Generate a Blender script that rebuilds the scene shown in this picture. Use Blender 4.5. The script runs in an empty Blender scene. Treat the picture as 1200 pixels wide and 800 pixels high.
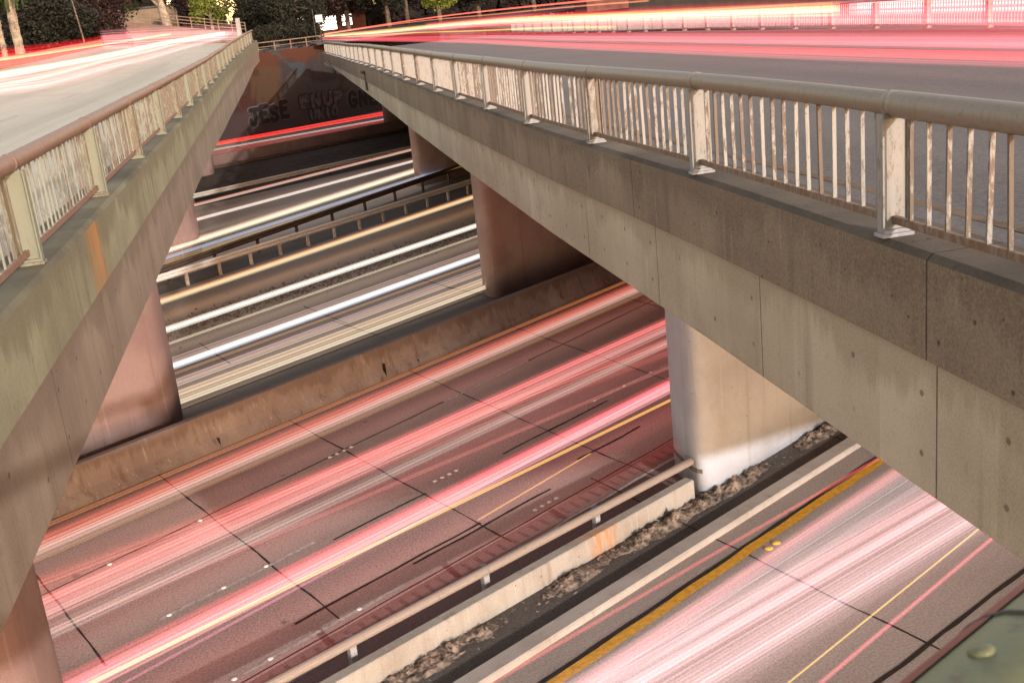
import bpy, bmesh, math, random
from mathutils import Vector, Matrix
random.seed(7)
S = bpy.context.scene
COL = S.collection
rad = math.radians

# ------------------------------------------------------------------ camera
cam_d = bpy.data.cameras.new('camera')
cam = bpy.data.objects.new('camera', cam_d); COL.objects.link(cam)
cam_d.sensor_width = 36.0
cam_d.lens = 1321.0 / 1200.0 * 36.0
cam_d.clip_start = 0.05; cam_d.clip_end = 3000
R = ((0.97349431, -0.15442716, 0.16870412), (-0.20502326, -0.26232173, 0.94294898), (-0.10136218, -0.95254373, -0.28702987))
cam.matrix_world = Matrix(((R[0][0], -R[0][1], -R[0][2], 0), (R[1][0], -R[1][1], -R[1][2], 0), (R[2][0], -R[2][1], -R[2][2], 10.5), (0, 0, 0, 1)))
cam_d.dof.use_dof = True; cam_d.dof.focus_distance = 19.0; cam_d.dof.aperture_fstop = 14.0
S.camera = cam

# ------------------------------------------------------------------ sky, key light, exposure
SUN_DIR = Vector((-1.0, 2.9, -0.91)).normalized()      # the way the light travels
elev = math.asin(-SUN_DIR.z)
azim = math.atan2(-SUN_DIR.x, -SUN_DIR.y)              # compass angle of the source, clockwise from +Y
world = bpy.data.worlds.new('World'); S.world = world; world.use_nodes = True
wn = world.node_tree.nodes; wl = world.node_tree.links
for n in list(wn): wn.remove(n)
sky = wn.new('ShaderNodeTexSky'); sky.sky_type = 'NISHITA'; sky.sun_disc = False
sky.sun_elevation = elev; sky.sun_rotation = azim; sky.dust_density = 0.8; sky.air_density = 1.0; sky.ozone_density = 0.6
tint = wn.new('ShaderNodeMixRGB'); tint.blend_type = 'MULTIPLY'; tint.inputs[0].default_value = 1.0
tint.inputs[2].default_value = (1.0, 0.72, 0.53, 1)    # city glow on the dusk sky
bg = wn.new('ShaderNodeBackground'); bg.inputs['Strength'].default_value = 0.15
wo = wn.new('ShaderNodeOutputWorld')
wl.new(sky.outputs[0], tint.inputs[1]); wl.new(tint.outputs[0], bg.inputs['Color']); wl.new(bg.outputs[0], wo.inputs['Surface'])
sun_d = bpy.data.lights.new('sun', 'SUN'); sun_d.energy = 1.2; sun_d.angle = rad(0.9); sun_d.color = (1.0, 0.95, 0.90)
sun = bpy.data.objects.new('sun', sun_d); COL.objects.link(sun)
sun.rotation_euler = SUN_DIR.to_track_quat('-Z', 'Y').to_euler()
S.view_settings.view_transform = 'Standard'; S.view_settings.look = 'None'
S.view_settings.exposure = 1.85; S.view_settings.gamma = 1.0; S.view_settings.use_curve_mapping = False
S.render.engine = 'CYCLES'
S.cycles.use_denoising = True
S.cycles.transparent_max_bounces = 32; S.cycles.max_bounces = 6
S.cycles.sample_clamp_indirect = 6.0

# ------------------------------------------------------------------ node helpers
class NT:
    def __init__(s, name):
        s.m = bpy.data.materials.new(name); s.m.use_nodes = True
        s.t = s.m.node_tree; s.n = s.t.nodes; s.l = s.t.links
        s.b = s.n['Principled BSDF']; s.out = s.n['Material Output']
    def new(s, typ, **kw):
        n = s.n.new(typ)
        for k, v in kw.items(): setattr(n, k, v)
        return n
    def set(s, sock, v):
        if hasattr(v, 'links'): s.l.new(v, sock)
        elif v is not None:
            if isinstance(v, (tuple, list)) and len(v) == 3 and sock.type == 'RGBA': v = (*v, 1)
            sock.default_value = v
    def math(s, op, a, b=None, c=None, clamp=False):
        n = s.new('ShaderNodeMath', operation=op); n.use_clamp = clamp
        s.set(n.inputs[0], a)
        if b is not None: s.set(n.inputs[1], b)
        if c is not None: s.set(n.inputs[2], c)
        return n.outputs[0]
    def coord(s, kind='Object'):
        return s.new('ShaderNodeTexCoord').outputs[kind]
    def mapping(s, vec, scale=(1, 1, 1), rot=(0, 0, 0), loc=(0, 0, 0)):
        n = s.new('ShaderNodeMapping'); s.set(n.inputs[0], vec)
        n.inputs['Scale'].default_value = scale; n.inputs['Rotation'].default_value = rot; n.inputs['Location'].default_value = loc
        return n.outputs[0]
    def noise(s, vec, scale=1.0, detail=4.0, rough=0.55, dist=0.0):
        n = s.new('ShaderNodeTexNoise'); s.set(n.inputs['Vector'], vec)
        n.inputs['Scale'].default_value = scale; n.inputs['Detail'].default_value = detail
        n.inputs['Roughness'].default_value = rough; n.inputs['Distortion'].default_value = dist
        return n.outputs['Fac']
    def voro(s, vec, scale=5.0):
        n = s.new('ShaderNodeTexVoronoi'); s.set(n.inputs['Vector'], vec); n.inputs['Scale'].default_value = scale
        return n.outputs['Distance'], n.outputs['Color']
    def ramp(s, fac, lo, hi, a=0.0, b=1.0):
        n = s.new('ShaderNodeMapRange'); n.interpolation_type = 'SMOOTHSTEP'; s.set(n.inputs[0], fac)
        n.inputs[1].default_value = lo; n.inputs[2].default_value = hi; n.inputs[3].default_value = a; n.inputs[4].default_value = b
        return n.outputs[0]
    def mix(s, fac, a, b, mode='MIX'):
        n = s.new('ShaderNodeMixRGB', blend_type=mode)
        s.set(n.inputs[0], fac); s.set(n.inputs[1], a); s.set(n.inputs[2], b)
        return n.outputs[0]
    def sep(s, vec):
        n = s.new('ShaderNodeSeparateXYZ'); s.set(n.inputs[0], vec); return n.outputs
    def bump(s, h, strength=0.3, dist=0.02):
        n = s.new('ShaderNodeBump'); n.inputs['Strength'].default_value = strength; n.inputs['Distance'].default_value = dist
        s.set(n.inputs['Height'], h); s.l.new(n.outputs[0], s.b.inputs['Normal'])
    def done(s, col, rough=0.85, metal=0.0, spec=0.3):
        s.set(s.b.inputs['Base Color'], col); s.set(s.b.inputs['Roughness'], rough); s.set(s.b.inputs['Metallic'], metal)
        s.b.inputs['Specular IOR Level'].default_value = spec
        return s.m

def concrete(name, base, dark, light=None, streak=0.5, pits=0.5, seam=None, rough=0.88, blotch=0.6, rust=None, speck=0.22, panel=0.0, drip=None, ties=None):
    """weathered concrete; seam=(period, offset) along Y cuts construction joints; rust=(y, half width, z top) paints a rust run"""
    t = NT(name); p = t.coord()
    col = t.mix(t.ramp(t.noise(p, 0.55, 5, 0.6), 0.35, 0.7), base, tuple(b * (1 - blotch) + d * blotch for b, d in zip(base, dark)))
    if light: col = t.mix(t.ramp(t.noise(t.mapping(p, loc=(7, 3, 1)), 0.35, 4), 0.5, 0.75, 0, 0.8), col, light)
    s1 = t.noise(t.mapping(p, (2.2, 2.2, 0.12)), 1.6, 4, 0.6)
    col = t.mix(t.ramp(s1, 0.52, 0.74, 0, streak), col, dark)
    s2 = t.noise(t.mapping(p, (5, 5, 0.2), loc=(3, 9, 0)), 2.0, 3, 0.5)
    if light: col = t.mix(t.ramp(s2, 0.6, 0.75, 0, streak * 0.8), col, light)
    if panel:
        wnz = t.new('ShaderNodeTexWhiteNoise', noise_dimensions='1D')
        t.set(wnz.inputs['W'], t.math('FLOOR', t.math('DIVIDE', t.sep(p)[1], panel)))
        col = t.mix(t.math('MULTIPLY', wnz.outputs['Value'], 0.42), col, dark)
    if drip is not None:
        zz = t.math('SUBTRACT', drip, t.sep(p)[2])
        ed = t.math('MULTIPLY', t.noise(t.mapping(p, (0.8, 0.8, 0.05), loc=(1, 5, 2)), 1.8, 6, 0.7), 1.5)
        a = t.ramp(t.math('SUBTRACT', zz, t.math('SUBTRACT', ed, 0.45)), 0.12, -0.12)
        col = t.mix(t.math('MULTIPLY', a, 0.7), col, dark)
    fine = t.noise(p, 45, 4, 0.8)
    col = t.mix(speck, col, t.mix(t.ramp(fine, 0.3, 0.7), dark, tuple(min(1, b * 1.5) for b in base)))
    mid = t.noise(p, 9, 4, 0.6)
    col = t.mix(t.ramp(mid, 0.55, 0.8, 0, 0.35), col, dark)
    h = t.math('ADD', t.math('MULTIPLY', fine, 0.35), mid)
    if pits:
        d, c = t.voro(p, 7.0)
        keep = t.math('GREATER_THAN', t.sep(c)[0], 1 - 0.55 * pits)
        rsz = t.math('MULTIPLY_ADD', t.sep(c)[1], 0.12, 0.04)
        pit = t.math('MULTIPLY', keep, t.math('LESS_THAN', d, rsz))
        col = t.mix(t.math('MULTIPLY', pit, 0.75), col, tuple(d_ * 0.35 for d_ in dark))
        h = t.math('SUBTRACT', h, t.math('MULTIPLY', pit, 1.2))
    if ties:
        y, z = t.sep(p)[1], t.sep(p)[2]
        fy = t.math('SUBTRACT', t.math('MODULO', t.math('ADD', y, 100.0), ties[0]), ties[0] / 2)
        tot = None
        for zz in ties[1:]:
            d2 = t.math('ADD', t.math('MULTIPLY', fy, fy), t.math('POWER', t.math('ABSOLUTE', t.math('SUBTRACT', z, zz)), 2.0))
            dot = t.ramp(d2, 0.0011, 0.0004); tot = dot if tot is None else t.math('MAXIMUM', tot, dot)
        tot = t.math('MULTIPLY', tot, t.ramp(t.noise(p, 1.3, 2), 0.38, 0.52, 0, 0.75))
        col = t.mix(tot, col, tuple(d_ * 0.45 for d_ in dark)); h = t.math('SUBTRACT', h, tot)
    if seam:
        y = t.sep(p)[1]
        f = t.math('ABSOLUTE', t.math('SUBTRACT', t.math('MODULO', t.math('ADD', y, seam[0] * 20.5 - seam[1]), seam[0]), seam[0] / 2))
        wob = t.math('MULTIPLY', t.noise(p, 6, 3), 0.012)
        ln = t.math('LESS_THAN', f, t.math('ADD', wob, 0.004))
        col = t.mix(t.math('MULTIPLY', ln, 0.85), col, tuple(d_ * 0.3 for d_ in dark))
        h = t.math('SUBTRACT', h, t.math('MULTIPLY', ln, 1.5))
    if rust:
        x, y, z = t.sep(p)
        yy = t.math('ADD', y, t.math('MULTIPLY', t.math('SUBTRACT', t.noise(t.mapping(p, (1, 6, 0.5)), 2.5, 3), 0.5), 0.55))
        a = t.ramp(t.math('ABSOLUTE', t.math('SUBTRACT', yy, rust[0])), rust[1], rust[1] * 0.3)
        a = t.math('MULTIPLY', a, t.ramp(t.noise(t.mapping(p, (1, 9, 0.3)), 3, 3), 0.35, 0.6))
        col = t.mix(t.math('MULTIPLY', a, 0.75), col, (0.42, 0.17, 0.04))
    t.bump(h, 0.35, 0.012)
    return t.done(col, rough)

def pavement(name, base, dark, ang, light=None, speck=0.42, lane=0.75):
    """old concrete paving with tyre darkening along the travel direction"""
    t = NT(name); p = t.coord()
    q = t.mapping(p, rot=(0, 0, -rad(ang)))
    lanes = t.noise(t.mapping(q, (0.015, 0.55, 1)), 1.0, 2, 0.5)
    col = t.mix(t.ramp(lanes, 0.4, 0.65, 0, lane), base, dark)
    blot = t.noise(p, 0.35, 6, 0.65)
    col = t.mix(t.ramp(blot, 0.45, 0.75, 0, 0.5), col, dark)
    strk = t.noise(t.mapping(q, (0.12, 9, 1)), 1.0, 4, 0.6)
    col = t.mix(t.ramp(strk, 0.55, 0.75, 0, 0.35), col, tuple(d * 0.7 for d in dark))
    if light: col = t.mix(t.ramp(t.noise(t.mapping(q, (0.02, 0.8, 1), loc=(4, 4, 0)), 1, 2), 0.52, 0.7, 0, 0.6), col, light)
    fine = t.noise(p, 22, 5, 0.8)
    col = t.mix(speck, col, t.mix(t.ramp(fine, 0.35, 0.65), tuple(d * 0.55 for d in dark), tuple(min(1, b * 1.55) for b in base)))
    d, c = t.voro(p, 0.9)
    spot = t.math('MULTIPLY', t.math('GREATER_THAN', t.sep(c)[0], 0.72), t.ramp(t.math('ADD', d, t.math('MULTIPLY', t.noise(p, 12, 3), 0.1)), 0.16, 0.09))
    col = t.mix(t.math('MULTIPLY', spot, 0.6), col, tuple(d_ * 0.4 for d_ in dark))
    t.bump(fine, 0.25, 0.01)
    return t.done(col, 0.8)

def painted_metal(name, paint, rust_col, amount=0.5, dark=(0.05, 0.03, 0.02), rough=0.6, varied=True):
    t = NT(name); p = t.coord()
    if varied:
        oi = t.new('ShaderNodeObjectInfo')
        off = t.new('ShaderNodeVectorMath', operation='SCALE'); off.inputs[0].default_value = (17, 31, 13); t.set(off.inputs['Scale'], oi.outputs['Random'])
        add = t.new('ShaderNodeVectorMath', operation='ADD'); t.set(add.inputs[0], p); t.set(add.inputs[1], off.outputs[0])
        q = add.outputs[0]
        rnd = t.math('MULTIPLY', t.math('SUBTRACT', oi.outputs['Random'], 0.5), 0.3)
    else: q = p; rnd = 0.0
    n1 = t.math('ADD', t.noise(t.mapping(q, (9, 9, 3.2)), 2.2, 6, 0.75), rnd)
    r = t.ramp(n1, 0.60 - 0.3 * amount, 0.74 - 0.3 * amount, 0, 0.85)
    col = t.mix(r, paint, rust_col)
    col = t.mix(t.ramp(t.noise(q, 18, 4, 0.7), 0.6, 0.75, 0, 0.7), col, dark)
    col = t.mix(t.ramp(t.noise(t.mapping(q, (6, 6, 0.6)), 3, 3), 0.55, 0.8, 0, 0.4), col, tuple(c * 0.6 for c in rust_col))
    t.bump(t.noise(q, 40, 3, 0.6), 0.25, 0.004)
    return t.done(col, rough)

def plain(name, col, rough=0.7, metal=0.0, var=0.25, scale=6.0):
    t = NT(name); p = t.coord()
    c = t.mix(t.ramp(t.noise(p, scale, 5, 0.65), 0.3, 0.75), col, tuple(x * (1 - var * 1.6) for x in col))
    return t.done(c, rough, metal)

def glow(name, a, b, strength, fill, seed, streaks=26.0, soft=0.25):
    """light of passing lamps: additive, streaked across its width (u), constant along its length"""
    t = NT(name); t.n.remove(t.b)
    uv = t.coord('UV'); x, y, z = t.sep(uv)
    v = t.new('ShaderNodeCombineXYZ'); t.set(v.inputs[0], t.math('MULTIPLY', x, streaks)); v.inputs[1].default_value = seed * 7.31
    t.set(v.inputs[2], t.math('MULTIPLY', y, 0.02))
    n1 = t.noise(v.outputs[0], 0.35, 3, 0.75)
    n2 = t.noise(v.outputs[0], 1.1, 2, 0.6)
    br = t.math('MULTIPLY_ADD', t.ramp(n1, 0.36, 0.66), fill, 1 - fill)
    br = t.math('MULTIPLY', br, t.ramp(n2, 0.34, 0.68, 0.4, 1.4))
    e = t.math('MULTIPLY', t.ramp(x, 0.0, soft), t.ramp(x, 1.0, 1.0 - soft))
    em = t.new('ShaderNodeEmission')
    t.set(em.inputs['Color'], t.mix(t.ramp(x, 0.25, 0.75), b, a))
    t.set(em.inputs['Strength'], t.math('MULTIPLY', t.math('MULTIPLY', br, e), strength))
    tr = t.new('ShaderNodeBsdfTransparent'); ad = t.new('ShaderNodeAddShader')
    t.l.new(em.outputs[0], ad.inputs[0]); t.l.new(tr.outputs[0], ad.inputs[1]); t.l.new(ad.outputs[0], t.out.inputs['Surface'])
    return t.m

# ------------------------------------------------------------------ mesh helpers
class MB:
    def __init__(s): s.v = []; s.f = []; s.mi = []; s.uv = []
    def face(s, pts, mi=0, uv=None):
        b = len(s.v); s.v += [tuple(p) for p in pts]; s.f.append(tuple(range(b, b + len(pts)))); s.mi.append(mi)
        s.uv += (uv or [(0, 0)] * len(pts))
    def quad_idx(s, idx, mi=0, uv=None):
        s.f.append(tuple(idx)); s.mi.append(mi); s.uv += (uv or [(0, 0)] * len(idx))
    def box(s, c, size, ang=0.0, mi=0, tilt=None):
        b = len(s.v); ca, sa = math.cos(ang), math.sin(ang)
        for dx, dy, dz in ((-1,-1,-1),(1,-1,-1),(1,1,-1),(-1,1,-1),(-1,-1,1),(1,-1,1),(1,1,1),(-1,1,1)):
            x, y, z = dx * size[0] / 2, dy * size[1] / 2, dz * size[2] / 2
            s.v.append((c[0] + x * ca - y * sa, c[1] + x * sa + y * ca, c[2] + z))
        for f in ((0,3,2,1),(4,5,6,7),(0,1,5,4),(1,2,6,5),(2,3,7,6),(3,0,4,7)): s.quad_idx([b + i for i in f], mi)
    def sweep(s, rings, closed=True, mis=None, caps=True, uvs=None):
        n = len(rings[0]); b = len(s.v)
        for r in rings: s.v += [tuple(p) for p in r]
        for i in range(len(rings) - 1):
            for k in range(n if closed else n - 1):
                k2 = (k + 1) % n
                uv = None
                if uvs: uv = [(uvs[k], i), (uvs[k + 1], i), (uvs[k + 1], i + 1), (uvs[k], i + 1)]
                s.quad_idx((b + i * n + k, b + i * n + k2, b + (i + 1) * n + k2, b + (i + 1) * n + k), mis[k] if mis else 0, uv)
        if closed and caps:
            s.quad_idx([b + k for k in range(n)][::-1], mis[0] if mis else 0); s.quad_idx([b + (len(rings) - 1) * n + k for k in range(n)], mis[0] if mis else 0)
    def tube(s, pts, r, n=10, mi=0):
        rings = []
        for i, p in enumerate(pts):
            p = Vector(p); a = Vector(pts[max(0, i - 1)]); c = Vector(pts[min(len(pts) - 1, i + 1)])
            d = (c - a).normalized(); side = d.cross(Vector((0, 0, 1)))
            side = side.normalized() if side.length > 0.3 else (Vector((0, 1, 0)).cross(d)).normalized()
            up = side.cross(d); rr = r[i] if isinstance(r, (list, tuple)) else r
            rings.append([p + side * (rr * math.cos(2 * math.pi * k / n)) + up * (rr * math.sin(2 * math.pi * k / n)) for k in range(n)])
        s.sweep(rings, True, [mi] * n)
    def build(s, name, mats, parent=None, smooth=False, bevel=0):
        me = bpy.data.meshes.new(name); me.from_pydata(s.v, [], s.f)
        mats = mats if isinstance(mats, (list, tuple)) else [mats]
        for m in mats: me.materials.append(m)
        me.polygons.foreach_set('material_index', s.mi)
        uvl = me.uv_layers.new(name='UVMap')
        uvl.data.foreach_set('uv', [c for p in s.uv for c in p])
        bm = bmesh.new(); bm.from_mesh(me)
        bmesh.ops.recalc_face_normals(bm, faces=bm.faces)
        bm.to_mesh(me); bm.free()
        if smooth: me.polygons.foreach_set('use_smooth', [True] * len(me.polygons))
        me.update()
        o = bpy.data.objects.new(name, me); COL.objects.link(o)
        if parent: o.parent = parent
        if bevel:
            b = o.modifiers.new('bevel', 'BEVEL'); b.width = bevel; b.segments = 2; b.limit_method = 'ANGLE'
        return o

def tag(o, label, cat, group=None, kind=None):
    o['label'] = label; o['category'] = cat
    if group: o['group'] = group
    if kind: o['kind'] = kind
    return o
def struct(o): o['kind'] = 'structure'; return o
def thing(name, label, cat, loc=(0, 0, 0), rz=0.0, group=None):
    o = bpy.data.objects.new(name, None); COL.objects.link(o); o.location = loc; o.rotation_euler = (0, 0, rz); o.empty_display_size = 0.3
    return tag(o, label, cat, group)
def dup(o, parent=None, **kw):
    c = o.copy(); COL.objects.link(c)
    if parent: c.parent = parent
    return c
def dup_tree(root, loc, rz, label):
    r = dup(root); r.location = loc; r.rotation_euler = (0, 0, rz); r['label'] = label
    for ch in list(root.children):
        c = dup(ch, r)
        for g in list(ch.children): dup(g, c)
    return r
def interp(tab, y):
    if y <= tab[0][0]: return tab[0][1]
    for (a, va), (b, vb) in zip(tab, tab[1:]):
        if y <= b:
            t = (y - a) / (b - a); t2 = t * t * (3 - 2 * t) * 0.5 + t * 0.5
            return va + (vb - va) * t2
    return tab[-1][1]
from mathutils import noise as mnoise
# ------------------------------------------------------------------ materials
M = {}
M['r_lower'] = concrete('pale girder concrete', (0.58, 0.515, 0.375), (0.30, 0.245, 0.165), (0.68, 0.63, 0.50), 0.7, 0.5, (3.23, 7.25), panel=1.62, drip=7.62, ties=(1.08, 7.30, 6.80))  # paler than the parapet: upward light from the freeway is in this colour
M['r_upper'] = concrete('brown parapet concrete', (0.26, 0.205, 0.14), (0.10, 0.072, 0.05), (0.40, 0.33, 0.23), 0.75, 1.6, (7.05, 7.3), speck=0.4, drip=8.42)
M['r_top'] = concrete('dirty coping concrete', (0.128, 0.098, 0.072), (0.047, 0.036, 0.029), (0.204, 0.170, 0.128), 0.3, 0.3, (7.05, 7.3), blotch=0.9)
M['l_lower'] = concrete('pinkish girder concrete', (0.26, 0.20, 0.15), (0.13, 0.095, 0.07), (0.34, 0.275, 0.21), 0.75, 0.4, (3.4, 1.0), panel=1.7, drip=7.62, ties=(1.13, 7.3, 6.8))
M['l_upper'] = concrete('greenish parapet concrete', (0.235, 0.215, 0.14), (0.105, 0.09, 0.056), (0.31, 0.295, 0.195), 0.75, 0.5, (6.8, 1.4), rust=(14.6, 0.75, 0), drip=8.42)
M['l_top'] = concrete('mossy coping concrete', (0.145, 0.128, 0.085), (0.051, 0.043, 0.034), (0.230, 0.221, 0.145), 0.3, 0.2, (6.8, 1.4), blotch=0.9)
M['pier'] = concrete('pier concrete toned for its light', (0.26, 0.17, 0.15), (0.14, 0.08, 0.07), (0.35, 0.265, 0.245), 0.65, 0.1, drip=6.6)  # darker copy for the left piers, their shade put into the colour
M['pier_white'] = concrete('pier concrete lit white', (0.60, 0.67, 0.82), (0.33, 0.34, 0.40), (0.68, 0.74, 0.84), 0.7, 0.15, drip=6.3, panel=2.2)  # white headlight on this pier is mixed into its base colour
M['pier_lifted'] = concrete('salmon pier concrete toned for its light', (0.46, 0.32, 0.29), (0.26, 0.16, 0.14), (0.56, 0.46, 0.43), 0.65, 0.1, drip=6.6)  # lightened copy of the pier concrete for piers standing in shade
M['dark_patch'] = plain('dark water stain', (0.20, 0.165, 0.145), 0.9)
M['road_main'] = pavement('worn freeway concrete', (0.37, 0.285, 0.255), (0.19, 0.14, 0.125), 36.5)
M['road_ramp'] = pavement('pale ramp concrete', (0.306, 0.266, 0.248), (0.198, 0.162, 0.149), 32, (0.360, 0.333, 0.320), 0.38, 0.4)
M['road_far'] = pavement('grey freeway concrete', (0.36, 0.29, 0.245), (0.18, 0.145, 0.12), 41)
M['asphalt'] = pavement('black asphalt strip', (0.115, 0.10, 0.092), (0.055, 0.046, 0.042), 32, (0.17, 0.145, 0.135))
M['rumble'] = pavement('stained shoulder concrete', (0.20, 0.135, 0.12), (0.10, 0.07, 0.062), 33)
M['deck_r'] = pavement('grey bridge asphalt', (0.135, 0.115, 0.11), (0.08, 0.068, 0.065), 90)
M['deck_l'] = pavement('pale bridge paving', (0.45, 0.42, 0.345), (0.33, 0.30, 0.245), 90, (0.52, 0.49, 0.42), 0.2)
M['earth'] = plain('dry bare earth', (0.062, 0.044, 0.035), 0.95, 0, 0.4, 2.5)
M['debris'] = plain('dry litter and leaves', (0.33, 0.255, 0.205), 0.95, 0, 0.55, 5)
M['seal'] = plain('tar joint sealant', (0.030, 0.022, 0.020), 0.8, 0, 0.3)
M['white_paint'] = plain('worn white road paint', (0.48, 0.44, 0.41), 0.7, 0, 0.35, 9)
M['yellow_paint'] = plain('worn yellow road paint', (0.62, 0.33, 0.03), 0.65, 0, 0.25, 9)
M['kerb'] = concrete('pale kerb concrete', (0.36, 0.335, 0.315), (0.20, 0.165, 0.145), (0.43, 0.41, 0.39), 0.5, 0.3)
M['lowwall'] = concrete('streaked low wall concrete', (0.37, 0.355, 0.335), (0.19, 0.155, 0.125), (0.45, 0.44, 0.42), 0.9, 0.4, rust=(19.5, 0.3, 0), panel=1.9, blotch=0.9)
M['median'] = concrete('rust streaked median concrete', (0.31, 0.262, 0.25), (0.14, 0.095, 0.08), (0.50, 0.46, 0.44), 0.95, 0.2, drip=1.0)
M['bank'] = concrete('sooty barrier concrete', (0.16, 0.10, 0.085), (0.07, 0.045, 0.04), None, 0.5, 0.1)
M['beam'] = painted_metal('weathered guardrail steel', (0.42, 0.375, 0.33), (0.25, 0.165, 0.115), 0.35)
M['tube'] = painted_metal('weathered rail tube', (0.27, 0.225, 0.20), (0.19, 0.12, 0.085), 0.4)
M['beam_pale'] = painted_metal('pale guardrail steel', (0.66, 0.60, 0.55), (0.36, 0.24, 0.17), 0.3)
M['beam_dark'] = painted_metal('sooty guardrail steel', (0.10, 0.07, 0.055), (0.07, 0.04, 0.03), 0.5)
M['pipe_r'] = painted_metal('grey weathered handrail', (0.216, 0.176, 0.140), (0.200, 0.132, 0.088), 0.3, (0.104, 0.084, 0.068), 0.5, False)
M['pipe_l'] = painted_metal('rust brown handrail', (0.22, 0.135, 0.105), (0.20, 0.095, 0.06), 0.5, (0.10, 0.06, 0.045), 0.55, False)
M['bal_r'] = painted_metal('flaking white baluster paint', (0.29, 0.275, 0.255), (0.11, 0.075, 0.052), 0.6, (0.065, 0.042, 0.03))
M['bal_l'] = painted_metal('flaking pale green baluster paint', (0.215, 0.22, 0.175), (0.125, 0.085, 0.06), 0.45, (0.075, 0.05, 0.038))
M['post_r'] = painted_metal('pale post paint', (0.26, 0.25, 0.235), (0.15, 0.11, 0.08), 0.25, (0.13, 0.105, 0.085))
M['post_l'] = painted_metal('pale green post paint', (0.19, 0.195, 0.145), (0.15, 0.105, 0.07), 0.3, (0.10, 0.08, 0.06))
M['foot'] = plain('lit white post foot', (0.34, 0.34, 0.36), 0.6)  # foot plates whiter than the posts: light on them put into the colour
M['rusty_bar'] = painted_metal('rusty bottom bar', (0.22, 0.17, 0.13), (0.16, 0.085, 0.05), 0.6, (0.08, 0.05, 0.035), 0.7, False)
M['white_fence'] = plain('white fence paint', (0.27, 0.24, 0.235), 0.5)
M['green_rail'] = painted_metal('mottled green rail paint', (0.12, 0.13, 0.07), (0.09, 0.055, 0.035), 0.2, (0.05, 0.053, 0.03), 0.45, False)
M['red_stripe'] = plain('mottled red rail stripe', (0.22, 0.05, 0.045), 0.6, 0, 0.3, 8)  # dull red strip along the rail's upper far side
M['brown_paint'] = plain('faded brown edge paint', (0.17, 0.105, 0.055), 0.8, 0, 0.4, 3)
M['groove'] = plain('worn rumble groove', (0.15, 0.10, 0.09), 0.9)
M['stud'] = plain('white ceramic stud', (0.8, 0.78, 0.74), 0.35, 0, 0.05)
M['stud_amber'] = plain('amber ceramic stud', (0.85, 0.48, 0.06), 0.3, 0, 0.1)
M['bark'] = plain('grey brown bark', (0.16, 0.115, 0.085), 0.95, 0, 0.5, 5)
M['bark_pale'] = plain('pale mottled bark', (0.36, 0.29, 0.22), 0.9, 0, 0.45, 2)
M['leaf_dark'] = plain('dark evergreen leaf', (0.020, 0.021, 0.012), 0.8, 0, 0.5, 0.6)
M['leaf_wood'] = plain('dark wood foliage', (0.018, 0.012, 0.009), 0.9, 0, 0.5, 0.15)
M['leaf_green'] = plain('fresh green leaf', (0.045, 0.075, 0.018), 0.8, 0, 0.4, 0.7)
M['leaf_yellow'] = plain('yellow green leaf', (0.16, 0.19, 0.03), 0.8, 0, 0.35, 0.8)
M['leaf_red'] = plain('reddish dark leaf', (0.030, 0.012, 0.010), 0.8, 0, 0.5, 0.8)
M['house'] = plain('tan stucco', (0.20, 0.15, 0.105), 0.9, 0, 0.2, 0.4)
M['house_dark'] = plain('dark brick', (0.14, 0.06, 0.05), 0.9, 0, 0.3, 0.6)
M['dark_metal'] = plain('dark painted metal', (0.06, 0.05, 0.045), 0.5)
M['sign_face'] = plain('sign back aluminium', (0.62, 0.60, 0.58), 0.5, 0.0, 0.1)
t = NT('lit window'); t.b.inputs['Emission Color'].default_value = (1, 0.9, 0.74, 1); t.b.inputs['Emission Strength'].default_value = 1.2
M['lit'] = t.done((0.8, 0.75, 0.6), 0.5)

# mural wall: worn ochre, rust and blue grey paint fields, the wall's shade darkened into every colour
t = NT('mural wall paint'); p = t.coord()
b1 = t.noise(t.mapping(p, (0.16, 1, 0.22)), 1.0, 4, 0.55, 0.6)
b2 = t.noise(t.mapping(p, (0.2, 1, 0.26), loc=(11, 0, 5)), 1.0, 4, 0.55, 0.8)
x, y, z = t.sep(p)
c = t.mix(t.ramp(b1, 0.44, 0.5), (0.026, 0.021, 0.02), (0.046, 0.039, 0.036))
left = t.ramp(t.math('ADD', x, t.math('MULTIPLY', t.math('SUBTRACT', b2, 0.5), 14)), 9.0, 6.5)
c = t.mix(left, c, t.mix(t.ramp(b2, 0.42, 0.5), (0.055, 0.03, 0.015), (0.04, 0.013, 0.009)))
top = t.math('MULTIPLY', t.ramp(t.math('ADD', z, t.math('MULTIPLY', t.math('SUBTRACT', b1, 0.5), 5)), 6.0, 6.8), t.ramp(x, 16, 13))
c = t.mix(top, c, (0.058, 0.019, 0.009))
bl = t.math('MULTIPLY', t.ramp(b2, 0.56, 0.6), t.ramp(z, 2.5, 4)); c = t.mix(bl, c, (0.032, 0.036, 0.042))
c = t.mix(t.ramp(z, 3.0, 2.2, 0, 0.8), c, (0.045, 0.03, 0.03))
c = t.mix(t.ramp(t.noise(t.mapping(p, (1.5, 1, 0.12)), 2, 4), 0.5, 0.75, 0, 0.6), c, (0.04, 0.028, 0.025))
M['mural'] = t.done(c, 0.9)

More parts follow.
